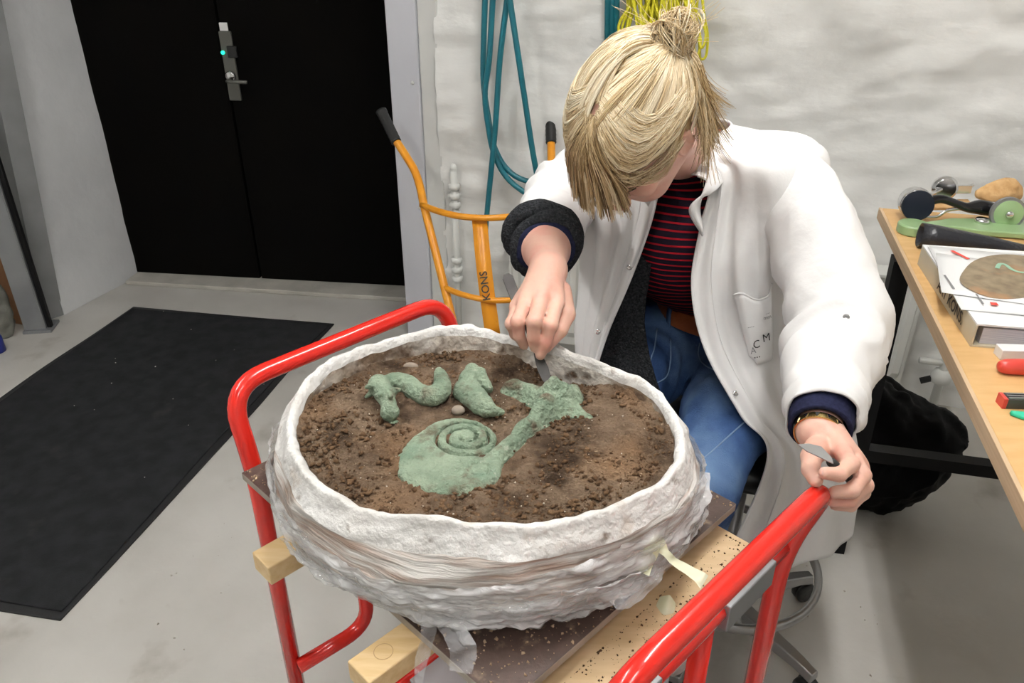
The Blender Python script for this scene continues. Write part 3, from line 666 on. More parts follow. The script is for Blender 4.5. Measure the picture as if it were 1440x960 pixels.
for a, b in legs:
    g = Geo(); g.tube([a, b], 0.027, 4, ref=bx + bd); g.build('leg', M['black'], wbn)
la_ = l1b + (l1 - l1b) * 0.39
g = Geo(); g.tube([la_, la_ + bx * (BW - 0.08)], 0.024, 4, ref=Z3 + bd); g.build('stretcher', M['black'], wbn)
for off in (0, BW - 0.08):
    g = Geo(); g.tube([l1 - Z3 * 0.005 + bx * (off + 0.07 if off == 0 else off), l1 - Z3 * 0.005 + bx * (off + 0.07 if off == 0 else off) + bd * (BL - 0.35)], 0.024, 4, ref=Z3 + bx); g.build('top_rail', M['black'], wbn)

# bin bag under it
s = SDF((0.75, 1.5, -0.06), (1.4, 2.1, 0.6), 0.014)
s.ell((1.04, 1.83, 0.16), (0.19, 0.14, 0.18), np.eye(3), 0.02); s.ell((0.98, 1.84, 0.30), (0.15, 0.12, 0.13), np.eye(3), 0.06); s.ell((1.13, 1.82, 0.22), (0.14, 0.12, 0.12), np.eye(3), 0.05)
V, Q = s.mesh(); nn = vnormals(V, Q); V = V + nn * (np.abs(fbm(V, 9, 3, 4)) * -0.035 + fbm(V, 25, 2, 8) * 0.006)[:, None]; V[:, 2] = np.maximum(V[:, 2], 0.0)
tag(np_mesh('bin_bag', V, Q, M['bag'], None), 'full black bin bag slumped on the floor below the workbench', 'bag')

# tape dispenser with black handle
def on(u, v, z=0.0): return P(u, v, BZ + z)
def frame_at(u, v): return on(u, v)
q = on(1283, 312)
td = thing('tape_gun', q, 'chrome tape dispenser gun with round dark disc and black handle', 'tape gun')
fc = unit(np.array([-0.25, -1.0, 0.12])); sx = unit(np.cross(fc, Z3)) ; sx = sx if sx[0] > 0 else -sx; uz = np.cross(sx, fc); uz = uz if uz[2] > 0 else -uz
dc = q + Z3 * 0.0405 + sx * 0.002; sxg = sx; sx = unit(np.array([1.0, 0.03, 0.0]))
g = Geo(); g.lathe(dc, fc, [(0.012, -0.001), (0.033, 0.0), (0.035, 0.003), (0.034, 0.006), (0.0, 0.0062)], 28); g.build('dark_disc', M['darkblue'], td, smooth=False)
g = Geo(); g.lathe(dc - fc * 0.05, fc, [(0.026, 0.0), (0.034, 0.004), (0.036, 0.02), (0.034, 0.03), (0.036, 0.046), (0.030, 0.049)], 28); g.build('chrome_drum', M['chrome'], td, smooth=True)
hpts = [dc + sx * 0.02 + uz * 0.008, dc + sx * 0.05 + uz * 0.014, dc + sx * 0.085 + uz * 0.004, dc + sx * 0.115 + uz * -0.006, dc + sx * 0.145 + uz * -0.006, dc + sx * 0.175 - uz * 0.012, dc + sx * 0.19 - uz * 0.018]
g = Geo(); g.tube(crom(hpts, 24), crom(np.array([[0.012], [0.010], [0.009], [0.011], [0.017], [0.015], [0.004]]), 24)[:, 0], 14); g.build('handle', M['blackplast'], td, smooth=True)
g = Geo(); g.tube(crom([dc - uz * 0.028 + sx * 0.01, dc + sx * 0.05 - uz * 0.028, dc + sx * 0.075 - uz * 0.012, dc + sx * 0.12 - uz * 0.008], 16), 0.0045, 8, flat=0.5); g.build('bracket', M['chrome'], td, smooth=True)
kc = on(1336, 296) + np.array([0, 0.05, 0.0255])
g = Geo(); g.lathe(kc - fc * 0.015 + Z3 * 0.014, fc, [(0.01, 0), (0.028, 0.003), (0.030, 0.02), (0.024, 0.028)], 20); g.tube([dc - fc * 0.03, kc - fc * 0.004 + Z3 * 0.014], 0.005, 8); g.box(kc + sx * 0.045 + Z3 * 0.012, (0.02, 0.012, 0.01), [sx, fc, uz]); g.tube([kc + sx * 0.02, kc + sx * 0.07 + Z3 * 0.022], 0.004, 8); g.build('cutter_head', M['chrome'], td, smooth=False, bevel=0.002)
g = Geo(); g.box(on(1318, 300) + np.array([0.03, 0.05, 0.004]), (0.075, 0.03, 0.004), [sx, unit(fc * [1, 1, 0]), Z3]); tag(g.build('cork_board_scrap', M['cork'], bevel=0.002), 'flat scrap of tan cork board lying under the tape guns', 'board')
# pale green tape gun
q2 = on(1282, 327)
gd = thing('green_tape_gun', q2, 'pale green metal tape dispenser with chrome-rimmed wheel', 'tape gun')
g = Geo(); g.lathe(q2, Z3, [(0.030, 0), (0.033, 0.003), (0.033, 0.02), (0.030, 0.023), (0.0, 0.0235)], 28); g.build('round_end', M['mint'], gd, smooth=False, bevel=0.001)
arm = [q2 + np.array([0.02, -0.01, 0.002]), on(1330, 327), on(1375, 333), on(1440, 338), on(1475, 336), on(1470, 316), on(1420, 314), on(1375, 316), on(1335, 315), q2 + np.array([0.03, 0.025, 0.002])]
arm = np.array(arm); arm[:, 2] = BZ + 0.002
g = Geo(); g.prism(arm, 0.014); g.build('body', M['mint'], gd, bevel=0.004)
sx = sxg; wc = on(1410, 322) + Z3 * 0.0375
g = Geo(); g.lathe(wc, fc, [(0.02, -0.006), (0.036, -0.006), (0.036, 0.006), (0.02, 0.006)], 30); wh = g.build('wheel', M['steel'], gd, smooth=False)
g = Geo(); g.lathe(wc + fc * 0.002, fc, [(0.030, -0.004), (0.030, 0.006), (0.012, 0.009), (0.0, 0.009)], 26); g.build('wheel_plate', M['mint'], wh)
g = Geo(); g.lathe(wc + fc * 0.009, fc, [(0.008, 0), (0.008, 0.008), (0.006, 0.01)], 14); g.build('hub_bolt', M['chrome'], wh, smooth=True)
g = Geo(); g.lathe(on(1378, 322) + Z3 * 0.015, Z3, [(0.015, 0), (0.016, 0.006), (0.014, 0.01), (0.0, 0.011)], 18); g.build('thumb_screw', M['chrome'], gd, smooth=True)
# black tapered tube
ca = on(1289, 346) + Z3 * 0.026; cbn = on(1452, 361) + Z3 * 0.011
g = Geo(); cd = cbn - ca; L = np.linalg.norm(cd); g.lathe(ca, cd, [(0.020, 0.012), (0.024, 0.001), (0.026, 0.0), (0.0255, 0.03), (0.0175, 0.65 * L), (0.010, L)], 28)
tag(g.build('tapered_tube', M['coneblack'], smooth=True), 'black foil-wrapped tapered tube lying between the tape guns and the binder', 'tube')
# cork block
kb = on(1412, 290) + np.array([0.02, 0.06, 0])
s = SDF(kb - 0.08, kb + [0.1, 0.08, 0.08], 0.005); s.ell(kb + [0, 0, 0.012], (0.05, 0.03, 0.03), np.eye(3), 0.01); s.ell(kb + [0.015, 0, 0.03], (0.02, 0.02, 0.022), np.eye(3), 0.02); s.ell(kb + [-0.03, 0, 0.008], (0.03, 0.02, 0.012), np.eye(3), 0.02)
V, Q = s.mesh(); V = V + vnormals(V, Q) * (fbm(V, 40, 3, 2) * 0.004)[:, None]; V[:, 2] = np.maximum(V[:, 2], BZ)
tag(np_mesh('sponge_lump', V, Q, M['cork'], None), 'rough tan sponge lump at the back of the workbench', 'sponge')

# binder with papers
s0 = on(1290, 371); s1 = on(1364, 487); e1 = unit(s1 - s0); e2 = np.array([-e1[1], e1[0], 0]); e2 = e2 if e2[0] > 0 else -e2; bl = np.linalg.norm(s1 - s0)
axn = [e2, e1, Z3]; bh = 0.040
bi = thing('ring_binder', (s0 + s1) / 2, 'cream ring binder stuffed with papers on the workbench', 'binder')
g = Geo(); g.box((s0 + s1) / 2 + Z3 * bh / 2 + e2 * 0.0015, (0.0018, bl / 2, bh / 2), axn); sp_ = g.build('spine', M['cream'], bi, bevel=0.001)
g = Geo(); g.box((s0 + s1) / 2 + e2 * 0.14 + Z3 * 0.0015, (0.14, bl / 2, 0.0015), axn); g.build('back_cover', M['cream'], bi)
g = Geo(); g.box((s0 + s1) / 2 + e2 * 0.14 + Z3 * (bh + 0.001), (0.14, bl / 2, 0.0015), axn); g.build('front_cover', M['white'], bi)
g = Geo(); g.box((s0 + s1) / 2 + e2 * 0.145 + Z3 * 0.018, (0.13, bl / 2 - 0.008, 0.0145), axn); g.build('paper_block', M['paperside'], bi)
text('ART KONS.', 0.030, (s0 + s1) / 2 + e1 * 0.045 + Z3 * bh * 0.52 - e2 * 0.0015, e1, Z3, M['ink'], bi, bold=0.0006)
# loose sheets on top
def sheet(name, c, ax1, ax2, w, h, z, m, label, cat, curl=0.0, grp=None):
    G = []
    for i in np.linspace(-1, 1, 9):
        G.append([c + ax1 * w * i + ax2 * h * j + Z3 * (z + curl * max(0, -i) ** 2 * 1.0 + 0.0008 * math.sin(3 * i + 2 * j)) for j in np.linspace(-1, 1, 9)])
    g = Geo(); g.grid(G); return tag(g.build(name, m, smooth=True, solid=0.0006), label, cat, grp)
top = BZ + bh + 0.0045
ctr = (s0 + s1) / 2 * [1, 1, 0]
ra1 = unit(e2 * 0.97 - e1 * 0.22); ra2 = unit(e1 * 0.97 + e2 * 0.22)
pp2 = P(1365, 405, top) 
sheet('paper_sheet', (s0 + s1) / 2 * [1, 1, 0] + e2 * 0.102 - e1 * 0.012, unit(e2 + e1 * 0.06), unit(e1 - e2 * 0.06), 0.105, 0.145, top, M['white'], 'bare white paper sheet spread on the ring binder, its corner hanging over the spine', 'paper', 0.0)
ph = sheet('photo_print', P(1436, 398, top + 0.0022) * [1, 1, 0], unit(e2 + e1 * 0.20), unit(e1 - e2 * 0.20), 0.135, 0.095, top + 0.0022, M['white'], 'white printed sheet with a brown photograph of the soil block on the binder', 'print')
po = np.array(ph['_org']); 
g = Geo(); cph = P(1424, 391, top + 0.0036); th = np.linspace(0, 2 * math.pi, 48, endpoint=False)
EP = []
for t_ in th:
    q = P(1424 + 74 * math.cos(t_) * (1 + 0.03 * math.sin(5 * t_)), 389 + 31 * math.sin(t_) * (1 + 0.05 * math.cos(3 * t_)), top + 0.0036); EP.append(q)
g.prism(np.array(EP), 0.0004); g.build('printed_photo', M['photo'], ph)
g = Geo(); G = crom([P(1402, 377, top + 0.0046), P(1406, 371, top + 0.0046), P(1414, 372, top + 0.0046), P(1422, 378, top + 0.0046), P(1432, 382, top + 0.0046), P(1441, 383, top + 0.0046)], 20); g.tube(G, 0.0038, 8, flat=0.1, ref=np.array([1, 0, 0])); g.build('printed_green_find', M['photogreen'], ph)
for (u, v, a, b, m_) in ((1350, 358, 0.022, 0.0035, 'redink'), (1398, 427, 0.0055, 0.0055, 'redink'), (1335, 396, 0.0015, 0.03, 'greyink'), (1378, 420, 0.0012, 0.02, 'greyink')):
    g = Geo(); g.box(P(u, v, top + 0.0039), (a, b, 0.0002), [unit(e1 + e2 * 0.5) if a > b else e2, unit(e2 - e1 * 0.5) if a > b else e1, Z3]); g.build('printed_mark', M[m_], ph)
# white glue box, red handle, file, green clip
q = on(1418, 497) - np.array([0, 0.011, 0])
gb = thing('white_carton', q, 'small flat white carton with a barcode lying against the binder', 'box')
wdir = unit(np.array([0.99, -0.06, 0])); wd2 = np.cross(Z3, wdir)
g = Geo(); g.box(q + Z3 * 0.009 + wdir * 0.02, (0.045, 0.012, 0.009), [wdir, wd2, Z3]); g.build('carton', M['white'], gb, bevel=0.0015)
for i in range(7):
    g = Geo(); g.box(q + Z3 * 0.009 - wd2 * 0.0122 + wdir * (0.014 + 0.0028 * i), (0.0004 + 0.0004 * (i % 3), 0.0002, 0.007), [wdir, wd2, Z3]); g.build('barcode_bar', M['ink'], gb)
q = on(1400, 524) + Z3 * 0.012
g = Geo(); g.tube(crom([q + wdir * 0.0, q + wdir * 0.004, q + wdir * 0.02, q + wdir * 0.07, q + wdir * 0.11], 20), crom(np.array([[0.003], [0.009], [0.0125], [0.0125], [0.0105]]), 20)[:, 0], 18)
tag(g.build('red_tool_handle', M['redplast'], smooth=True), 'rounded worn red plastic tool handle on the workbench', 'handle')
q = on(1425, 570); sc = thing('scale_box', q, 'small metal slide with red end on the workbench beside a green clip', 'slide')
g = Geo(); g.box(q + Z3 * 0.008 + wdir * 0.012, (0.028, 0.010, 0.008), [wdir, wd2, Z3]); g.build('metal_body', M['blade'], sc, bevel=0.001)
for i in range(3):
    g = Geo(); g.box(q + Z3 * 0.0165 + wdir * 0.012 + wd2 * (-0.006 + 0.006 * i), (0.026, 0.0018, 0.001), [wdir, wd2, Z3]); g.build('rib', M['greymetal'], sc)
g = Geo(); g.box(q + Z3 * 0.008 - wdir * 0.0185, (0.003, 0.0102, 0.0085), [wdir, wd2, Z3]); g.build('red_end', M['redplast'], sc, bevel=0.001)
q = on(1440, 584)
G = []
for i in np.linspace(0, 1, 10):
    w = 0.010 * (1 - (1 - i) ** 3) + 0.002
    G.append([q + wdir * (-0.02 + 0.05 * i) + unit(wd2 + 0.3 * wdir) * w * j + Z3 * (0.001 + 0.006 * (1 - j * j) ) - wd2 * 0.012 * i for j in np.linspace(-1, 1, 7)])
g = Geo(); g.grid(G); tag(g.build('green_clip', M['greenplast'], smooth=True, solid=0.002), 'bright green curved plastic clip at the workbench edge', 'clip')

# ------------------------------------------------------------------ red trolley
HZ = 0.95; TR = 0.0135
ct = thing('trolley', AB(0.58, -0.608, 0), 'red tubular steel trolley with two handle frames and plywood deck', 'trolley')
def bent(pts, rad, n=7):
    """polyline with rounded corners"""
    pts = [np.asarray(p, float) for p in pts]; out = [pts[0]]
    for i in range(1, len(pts) - 1):
        a, b, c = pts[i - 1], pts[i], pts[i + 1]
        r_ = min(rad, np.linalg.norm(a - b) * 0.45, np.linalg.norm(c - b) * 0.45)
        p0 = b + unit(a - b) * r_; p2 = b + unit(c - b) * r_
        for t in np.linspace(0, 1, n): out.append((1 - t) ** 2 * p0 + 2 * t * (1 - t) * b + t * t * p2)
    out.append(pts[-1]); return np.array(out)
A0, A1 = 0.388, 0.790
for B_, inn in ((-0.955, 1), (-0.258, -1)):
    b2 = B_ + inn * 0.038
    path = [AB(A0, b2, 0.13), AB(A0, b2, HZ - 0.13), AB(A0, B_, HZ), AB(A1, B_, HZ), AB(A1, b2, HZ - 0.13), AB(A1, b2, 0.13)]
    g = Geo(); g.tube(bent(path, 0.06, 9), TR, 18); g.build('handle_frame', M['red'], ct, smooth=True)
    CZ = 0.785 if inn > 0 else 0.832
    g = Geo(); g.tube([AB(A0, b2, CZ), AB(A1, b2, CZ)], TR, 14); g.build('cross_bar', M['red'], ct, smooth=True)
    g = Geo(); g.tube(bent([AB(A0, b2 + inn * 0.02, 0.42), AB(0.525, b2 + inn * 0.03, 0.42), AB(0.525, b2 + inn * 0.03, 0.79)] if inn > 0 else [AB(A0, b2, 0.42), AB(0.605, b2, 0.42), AB(0.605, b2, 0.82)], 0.05, 8), TR * 0.95, 14); g.build('lower_loop', M['red'], ct, smooth=True)
    g = Geo(); g.tube([AB(A0, b2, 0.16), AB(A1, b2, 0.16)], TR, 12); g.build('base_bar', M['red'], ct, smooth=True)
    for aa in (((0.63, 0.735), (0.42, 0.50)) if inn < 0 else ()):
        g = Geo(); ca_ = AB((aa[0] + aa[1]) / 2, b2 - inn * 0.0, 0.828); g.box(ca_, ((aa[1] - aa[0]) / 2, 0.017, 0.020), [unit(AB(1, 0, 0)), unit(AB(0, 1, 0)), Z3]); g.build('deck_bracket', M['steel'], ct, bevel=0.002)
    for a_ in (A0, A1):
        q = AB(a_, b2, 0.0)
        g = Geo(); g.lathe(q + Z3 * 0.05 - AB(0.012, 0, 0), AB(1, 0, 0), [(0.02, 0), (0.046, 0.003), (0.05, 0.008), (0.05, 0.018), (0.046, 0.022), (0.02, 0.025)], 20); g.build('caster_wheel', M['grip'], ct, smooth=True)
        g = Geo()
        for sg in (-1, 1): g.box(q + Z3 * 0.085 + AB(0.016 * sg, 0, 0), (0.002, 0.016, 0.05), [unit(AB(1, 0, 0)), unit(AB(0, 1, 0)), Z3])
        g.box(q + Z3 * 0.133, (0.02, 0.02, 0.004), [unit(AB(1, 0, 0)), unit(AB(0, 1, 0)), Z3]); g.build('caster_fork', M['steel'], ct)
axc = [unit(AB(1, 0, 0)), unit(AB(0, 1, 0)), Z3]
for a_ in (A0, A1):
    g = Geo(); g.tube([AB(a_, -0.917, 0.16), AB(a_, -0.296, 0.16)], TR, 12); g.build('base_bar', M['red'], ct, smooth=True)
g = Geo(); g.box(AB(0.588, -0.62, 0.80), (0.192, 0.305, 0.009), axc); g.build('deck', M['birch'], ct, bevel=0.002)
DZ = 0.809
# pale paper parcel on the lower bars, seen beneath the near edge
cx = thing('white_carton_box', AB(0.56, -0.50, 0.174), 'pale carton standing on the trolley base beneath the deck', 'box')
g = Geo(); g.box(AB(0.56, -0.50, 0.39), (0.14, 0.12, 0.215), axc); g.build('carton', mat('pale_carton', (0.55, 0.54, 0.60), 0.7), cx, bevel=0.003)
for sg in (-1, 1):
    g = Geo(); g.box(AB(0.56 + 0.0705 * sg, -0.50, 0.607), (0.069, 0.12, 0.002), axc); g.build('lid_flap', mat('pale_carton_lid', (0.60, 0.59, 0.65), 0.7), cx)
for bb in (-0.60, -0.42):
    g = Geo(); g.tube([AB(A0, bb, 0.16), AB(A1, bb, 0.16)], TR, 12); g.build('base_bar', M['red'], ct, smooth=True)
# battens, board
for k, (b_, a_lo) in enumerate(((-0.735, 0.295), (-0.515, 0.285))):
    g = Geo(); g.box(AB((a_lo + 0.80) / 2, b_, DZ + 0.0145), ((0.80 - a_lo) / 2, 0.020, 0.0145), axc)
    o = g.build('batten', M['pine'], bevel=0.002); tag(o, ['pine batten under the dark board, its end sooty with soil', 'pine batten under the dark board, its end ringed by a knot'][k], 'batten', 'battens under the board')
    if k == 1:
        g = Geo()
        for r_ in (0.010,): g.lathe(AB(a_lo + 0.035, b_ - 0.002, DZ + 0.0290), Z3, [(r_, 0), (r_ + 0.0008, 0), (r_ + 0.0008, 0.0003), (r_, 0.0003)], 24, caps=False)
        g.build('knot_ring', mat('knot_brown', (0.45, 0.28, 0.13), 0.6), o)
BZ0 = DZ + 0.029; BDZ = BZ0 + 0.012
br = thing('board', AB(0.574, -0.631, BZ0), 'dark film-faced plywood board strewn with soil under the white plaster block', 'board')
g = Geo(); g.box(AB(0.574, -0.631, BZ0 + 0.0057), (0.216, 0.262, 0.0057), axc); g.build('ply_core', M['plyedge'], br, bevel=0.001)
g = Geo(); g.box(AB(0.574, -0.631, BZ0 + 0.0116), (0.2155, 0.2615, 0.0004), axc); g.build('film_face', M['film_ply'], br)
# soil crumbs on board, deck
r = np.random.default_rng(12); pts = []; sz = []
for k in range(2600):
    pts.append(AB(0.574 + r.uniform(-0.213, 0.213), -0.631 + r.uniform(-0.26, 0.26), BDZ + 0.0006)); sz.append(0.0006 + 0.0022 * r.random() ** 3)
crumbs_o = tag(crumbs('board_crumbs', pts, sz, M['sand'], None, 5), 'pale crumbs of dry soil strewn over the dark board', 'crumbs', kind='stuff')
pts = []; sz = []
for k in range(420):
    c_ = [(0.72, -0.335), (0.60, -0.33), (0.5, -0.35)][k % 3]
    pts.append(AB(np.clip(c_[0] + r.normal() * 0.05, 0.41, 0.77), np.clip(c_[1] + r.normal() * 0.018 - 0.01, -0.366, -0.32), DZ + 0.0006)); sz.append(0.0004 + 0.0014 * r.random() ** 3)
tag(crumbs('deck_crumbs', pts, sz, M['clod'], None, 6), 'dark soil crumbs strewn over the pale plywood deck', 'crumbs', kind='stuff')

# ------------------------------------------------------------------ the plaster block with soil
RIMZ = 0.98
rim_px = [(402, 592), (420, 548), (468, 512), (530, 481), (590, 463), (645, 455), (700, 463), (762, 487), (830, 506), (890, 531), (935, 560), (962, 592), (966, 625), (950, 655), (915, 685), (860, 712), (800, 732), (720, 744), (640, 743), (560, 730), (500, 708), (450, 682), (422, 655), (404, 625)]
rim = np.array([P(u, v, RIMZ) for u, v in rim_px]); BC = np.array([rim[:, 0].mean(), rim[:, 1].mean(), 0]) 
BC = np.array([(rim[:, 0].min() + rim[:, 0].max()) / 2, (rim[:, 1].min() + rim[:, 1].max()) / 2, 0])
ang = np.arctan2(rim[:, 1] - BC[1], rim[:, 0] - BC[0]); rr = np.linalg.norm((rim - BC)[:, :2], axis=1)
od = np.argsort(ang); ang = ang[od]; rr = rr[od]
def rim_r(a):
    a = (np.asarray(a) + math.pi) % (2 * math.pi) - math.pi
    xa = np.concatenate([ang - 2 * math.pi, ang, ang + 2 * math.pi]); xr = np.concatenate([rr] * 3)
    w = 0
    for d in (-0.12, -0.06, 0, 0.06, 0.12): w = w + np.interp(a + d, xa, xr)
    return w / 5
def rim_z(a):   # rim is a little higher at the back-left
    return RIMZ + 0.004 * np.sin(3 * np.asarray(a)) + 0.003 * np.sin(7 * np.asarray(a) + 1)
def soil_z(X, Y):
    yy = (Y - BC[1]) / 0.23; xx = (X - BC[0]) / 0.25
    z = 0.956 + 0.013 * np.clip(-yy, 0, 1) ** 1.5 + 0.006 * np.clip(-xx, 0, 1) ** 2 - 0.024 * np.clip(yy - 0.2, 0, 1) + 0.004 * np.clip(xx, 0, 1)
    # hollow where the tool digs
    tx, ty = 0.085, 0.97
    z = z - 0.010 * np.exp(-(((X - tx) / 0.05) ** 2 + ((Y - ty) / 0.035) ** 2))
    return z
blk = thing('plaster_block', BC + [0, 0, BDZ], 'round block of brown soil in a white plaster jacket wrapped in clear film', 'plaster block')
NA = 260
aa = np.linspace(-math.pi, math.pi, NA, endpoint=False)
prof = [(-0.0125, 'in', -0.012), (-0.0105, 'in', -0.004), (-0.0075, 'in', 0.000), (-0.004, 'r', 0.0018), (-0.001, 'r', 0.0018), (0.001, 'r', -0.001), (0.0025, 'r', -0.006)]
rows = []
for d, kind, dz in prof:
    R = rim_r(aa) + d; q = np.stack([BC[0] + R * np.cos(aa), BC[1] + R * np.sin(aa), rim_z(aa) + dz], -1); rows.append(q)
for f in np.linspace(0, 1, 22)[1:]:
    bul = 0.0025 + 0.022 * np.sin(math.pi * min(1, f * 0.9)) ** 1.0
    R = rim_r(aa) + bul - 0.02 * max(0, f - 0.8) / 0.2
    z = (rim_z(aa) - 0.005) * (1 - f) + (BDZ + 0.0005) * f
    q = np.stack([BC[0] + R * np.cos(aa), BC[1] + R * np.sin(aa), z], -1); rows.append(q)
G = np.array(rows)
rad_dir = np.stack([np.cos(aa), np.sin(aa), np.zeros(NA)], -1)
wr = np.linspace(0, 1, len(rows))
lump = fbm(G, 26, 4, 2) * 0.0030 + fbm(G, 9, 2, 6) * 0.005
# wound layers: long slanting ridges round the side
zz = (G[..., 2] - BDZ) / (RIMZ - BDZ)
lay = 0.005 * np.maximum(0, np.sin(zz * 16 + 2.5 * np.sin(aa * 2 + 0.7)[None] + 3 * fbm(G * [1, 1, 0.4], 6, 2, 5))) ** 2
G = G + rad_dir[None] * (lump + lay * (wr[:, None] > 0.28))[..., None]
G[:7, :, 2] += fbm(G[:7], 38, 3, 8) * 0.0035
G[-1, :, 2] = BDZ + 0.0004
g = Geo(); g.grid(G[:11], True); g.build('plaster_jacket', M['plasterjacket'], blk, smooth=True, recalc=False)
g = Geo(); g.grid(G[10:], True); g.build('wound_layers', M['wraplayers'], blk, smooth=True, recalc=False)
GI = [G[0] + np.array([0, 0, 0.002])]
for f in (0.2, 0.4, 0.6, 0.8, 1.0):
    R = rim_r(aa) - 0.0125 - 0.012 * f; GI.append(np.stack([BC[0] + R * np.cos(aa), BC[1] + R * np.sin(aa), rim_z(aa) - 0.012 - 0.055 * f], -1) + rad_dir * (fbm(G[0] + [0, 0, -0.06 * f], 30, 3, 12) * 0.003)[:, None])
g = Geo(); g.grid(np.array(GI), True); g.build('inner_wall', M['innerwall'], blk, smooth=True, recalc=False)
# soil
nr, na = 150, 300
rows = []
th = np.linspace(-math.pi, math.pi, na, endpoint=False)
for k in range(nr):
    f = (k / (nr - 1)) ** 0.75; R = (rim_r(th) - 0.0075) * f
    X = BC[0] + R * np.cos(th); Y = BC[1] + R * np.sin(th); Z = soil_z(X, Y)
    edge = np.clip((f - 0.90) / 0.10, 0, 1)
    Z = Z + edge ** 2 * 0.006 * (1 + 0.9 * np.sin(th))
    rows.append(np.stack([X, Y, Z], -1))
G = np.array(rows)
G[..., 2] += fbm(G, 18, 3, 3) * 0.0030 + np.maximum(0, fbm(G, 60, 4, 7)) * 0.0065 * (0.5 + 0.5 * np.clip(noise(G, 9, 5) * 2 + 0.4, 0, 1.6))
wallf = np.clip((np.linspace(0, 1, nr) ** 0.75 - 0.93) / 0.07, 0, 1)
g = Geo(); g.grid(G, True); soil = g.build('soil', M['soil'], blk, smooth=True)
SOILG = G
pts = []; sz = []
for k in range(9000):
    a = r.random() * 6.283; f = math.sqrt(r.random()) * 0.97; R = rim_r(a) * f - 0.008
    x = BC[0] + R * math.cos(a); y = BC[1] + R * math.sin(a)
    if noise(np.array([[x, y, 0.3]]), 16, 3)[0] + 0.25 * r.normal() < 0.05 and f < 0.86: continue
    pts.append([x, y, soil_z(np.array(x), np.array(y)) + 0.002 + 0.004 * max(0, (f - 0.90) / 0.1) ** 2]); sz.append(0.0008 + 0.0040 * r.random() ** 4)
cl = crumbs('soil_clods', pts, sz, M['clod'], blk, 9); cl['kind'] = 'stuff'
pts = []; sz = []
for k in range(170):
    a = r.random() * 6.283; f = math.sqrt(r.random()) * 0.93; R = rim_r(a) * f
    x = BC[0] + R * math.cos(a); y = BC[1] + R * math.sin(a)
    pts.append([x, y, soil_z(np.array(x), np.array(y)) + 0.004]); sz.append(0.0004 + 0.0012 * r.random() ** 2)
cl = crumbs('pale_flecks', pts, sz, mat('plaster_fleck', (0.55, 0.48, 0.40), 0.8), blk, 10); cl['kind'] = 'stuff'

# stretch film round the lower part
def film(name, a_lo, a_hi, f_hi, f_lo, off, m, amp, seed, parent):
    n1 = int((a_hi - a_lo) / 0.010); n2 = 44
    A = np.linspace(a_lo, a_hi, n1); rows = []
    for f in np.linspace(0, 1, n2):
        hi = f_hi + 0.10 * np.sin(A * 2.3 + seed) ; zf = hi * (1 - f) + f_lo * f
        bul = 0.0025 + 0.022 * np.sin(math.pi * np.clip((1 - zf) * 0.9, 0, 1))
        R = rim_r(A) + bul + off - 0.02 * np.clip(0.15 - zf, 0, 1) / 0.15
        z = BDZ + (RIMZ - BDZ) * zf + 0.0015
        rows.append(np.stack([BC[0] + R * np.cos(A), BC[1] + R * np.sin(A), z], -1))
    G = np.array(rows); rd = np.stack([np.cos(A), np.sin(A), np.zeros(n1)], -1)
    G = G + rd[None] * (amp * (np.abs(fbm(G * [1, 1, 3.0], 26, 4, seed)) + 0.5 * fbm(G, 9, 2, seed + 3)))[..., None]
    g = Geo(); g.grid(G); o = g.build(name, m, parent, smooth=True, recalc=False); return o
film('stretch_film', -math.pi, math.pi, 0.66, 0.02, 0.005, M['film'], 0.007, 3, blk)
film('stretch_film', -2.6, -0.2, 0.42, 0.0, 0.009, M['film'], 0.010, 11, blk)
# loose film tails hanging to the board and over the batten
def ribbon(name, pts, w, m, parent, wdir_=None, amp=0.004, seed=1, n=30, k=7):
    C = crom(pts, n); tn = np.gradient(C, axis=0); W = np.broadcast_to(np.asarray(w, float), (len(pts),)); Wd = crom(W[:, None], n)[:, 0]
    G = []
    for i in range(n):
        s_ = unit(np.cross(tn[i], np.array(wdir_ if wdir_ is not None else [0, -0.6, 0.8])))
        G.append([C[i] + s_ * Wd[i] * j for j in np.linspace(-1, 1, k)])
    G = np.array(G); G = G + (np.array([0.3, -0.7, 0.6]) * amp)[None, None] * fbm(G, 40, 3, seed)[..., None]
    g = Geo(); g.grid(G); return g.build(name, m, parent, smooth=True)
ribbon('film_tail', [T(632, 872, 0.83), T(640, 890, 0.835), T(650, 915, 0.83), T(648, 945, 0.82)], [0.014, 0.012, 0.013, 0.010], M['film2'], blk, amp=0.018, seed=3)
ribbon('film_tail', [T(595, 862, 0.85), T(602, 890, 0.845), T(594, 930, 0.83), T(590, 970, 0.82)], [0.004, 0.009, 0.006, 0.003], M['film2'], blk, amp=0.016, seed=5)
ribbon('film_tail', [T(975, 660, 0.99), T(972, 690, 0.965), T(955, 720, 0.94), T(935, 750, 0.92)], [0.018, 0.02, 0.02, 0.014], M['film'], blk, amp=0.012, seed=7)
ribbon('film_tail', [T(905, 760, 0.90), T(895, 790, 0.885), T(875, 815, 0.87), T(850, 835, 0.86)], [0.03, 0.035, 0.03, 0.02], M['film2'], blk, amp=0.014, seed=9)
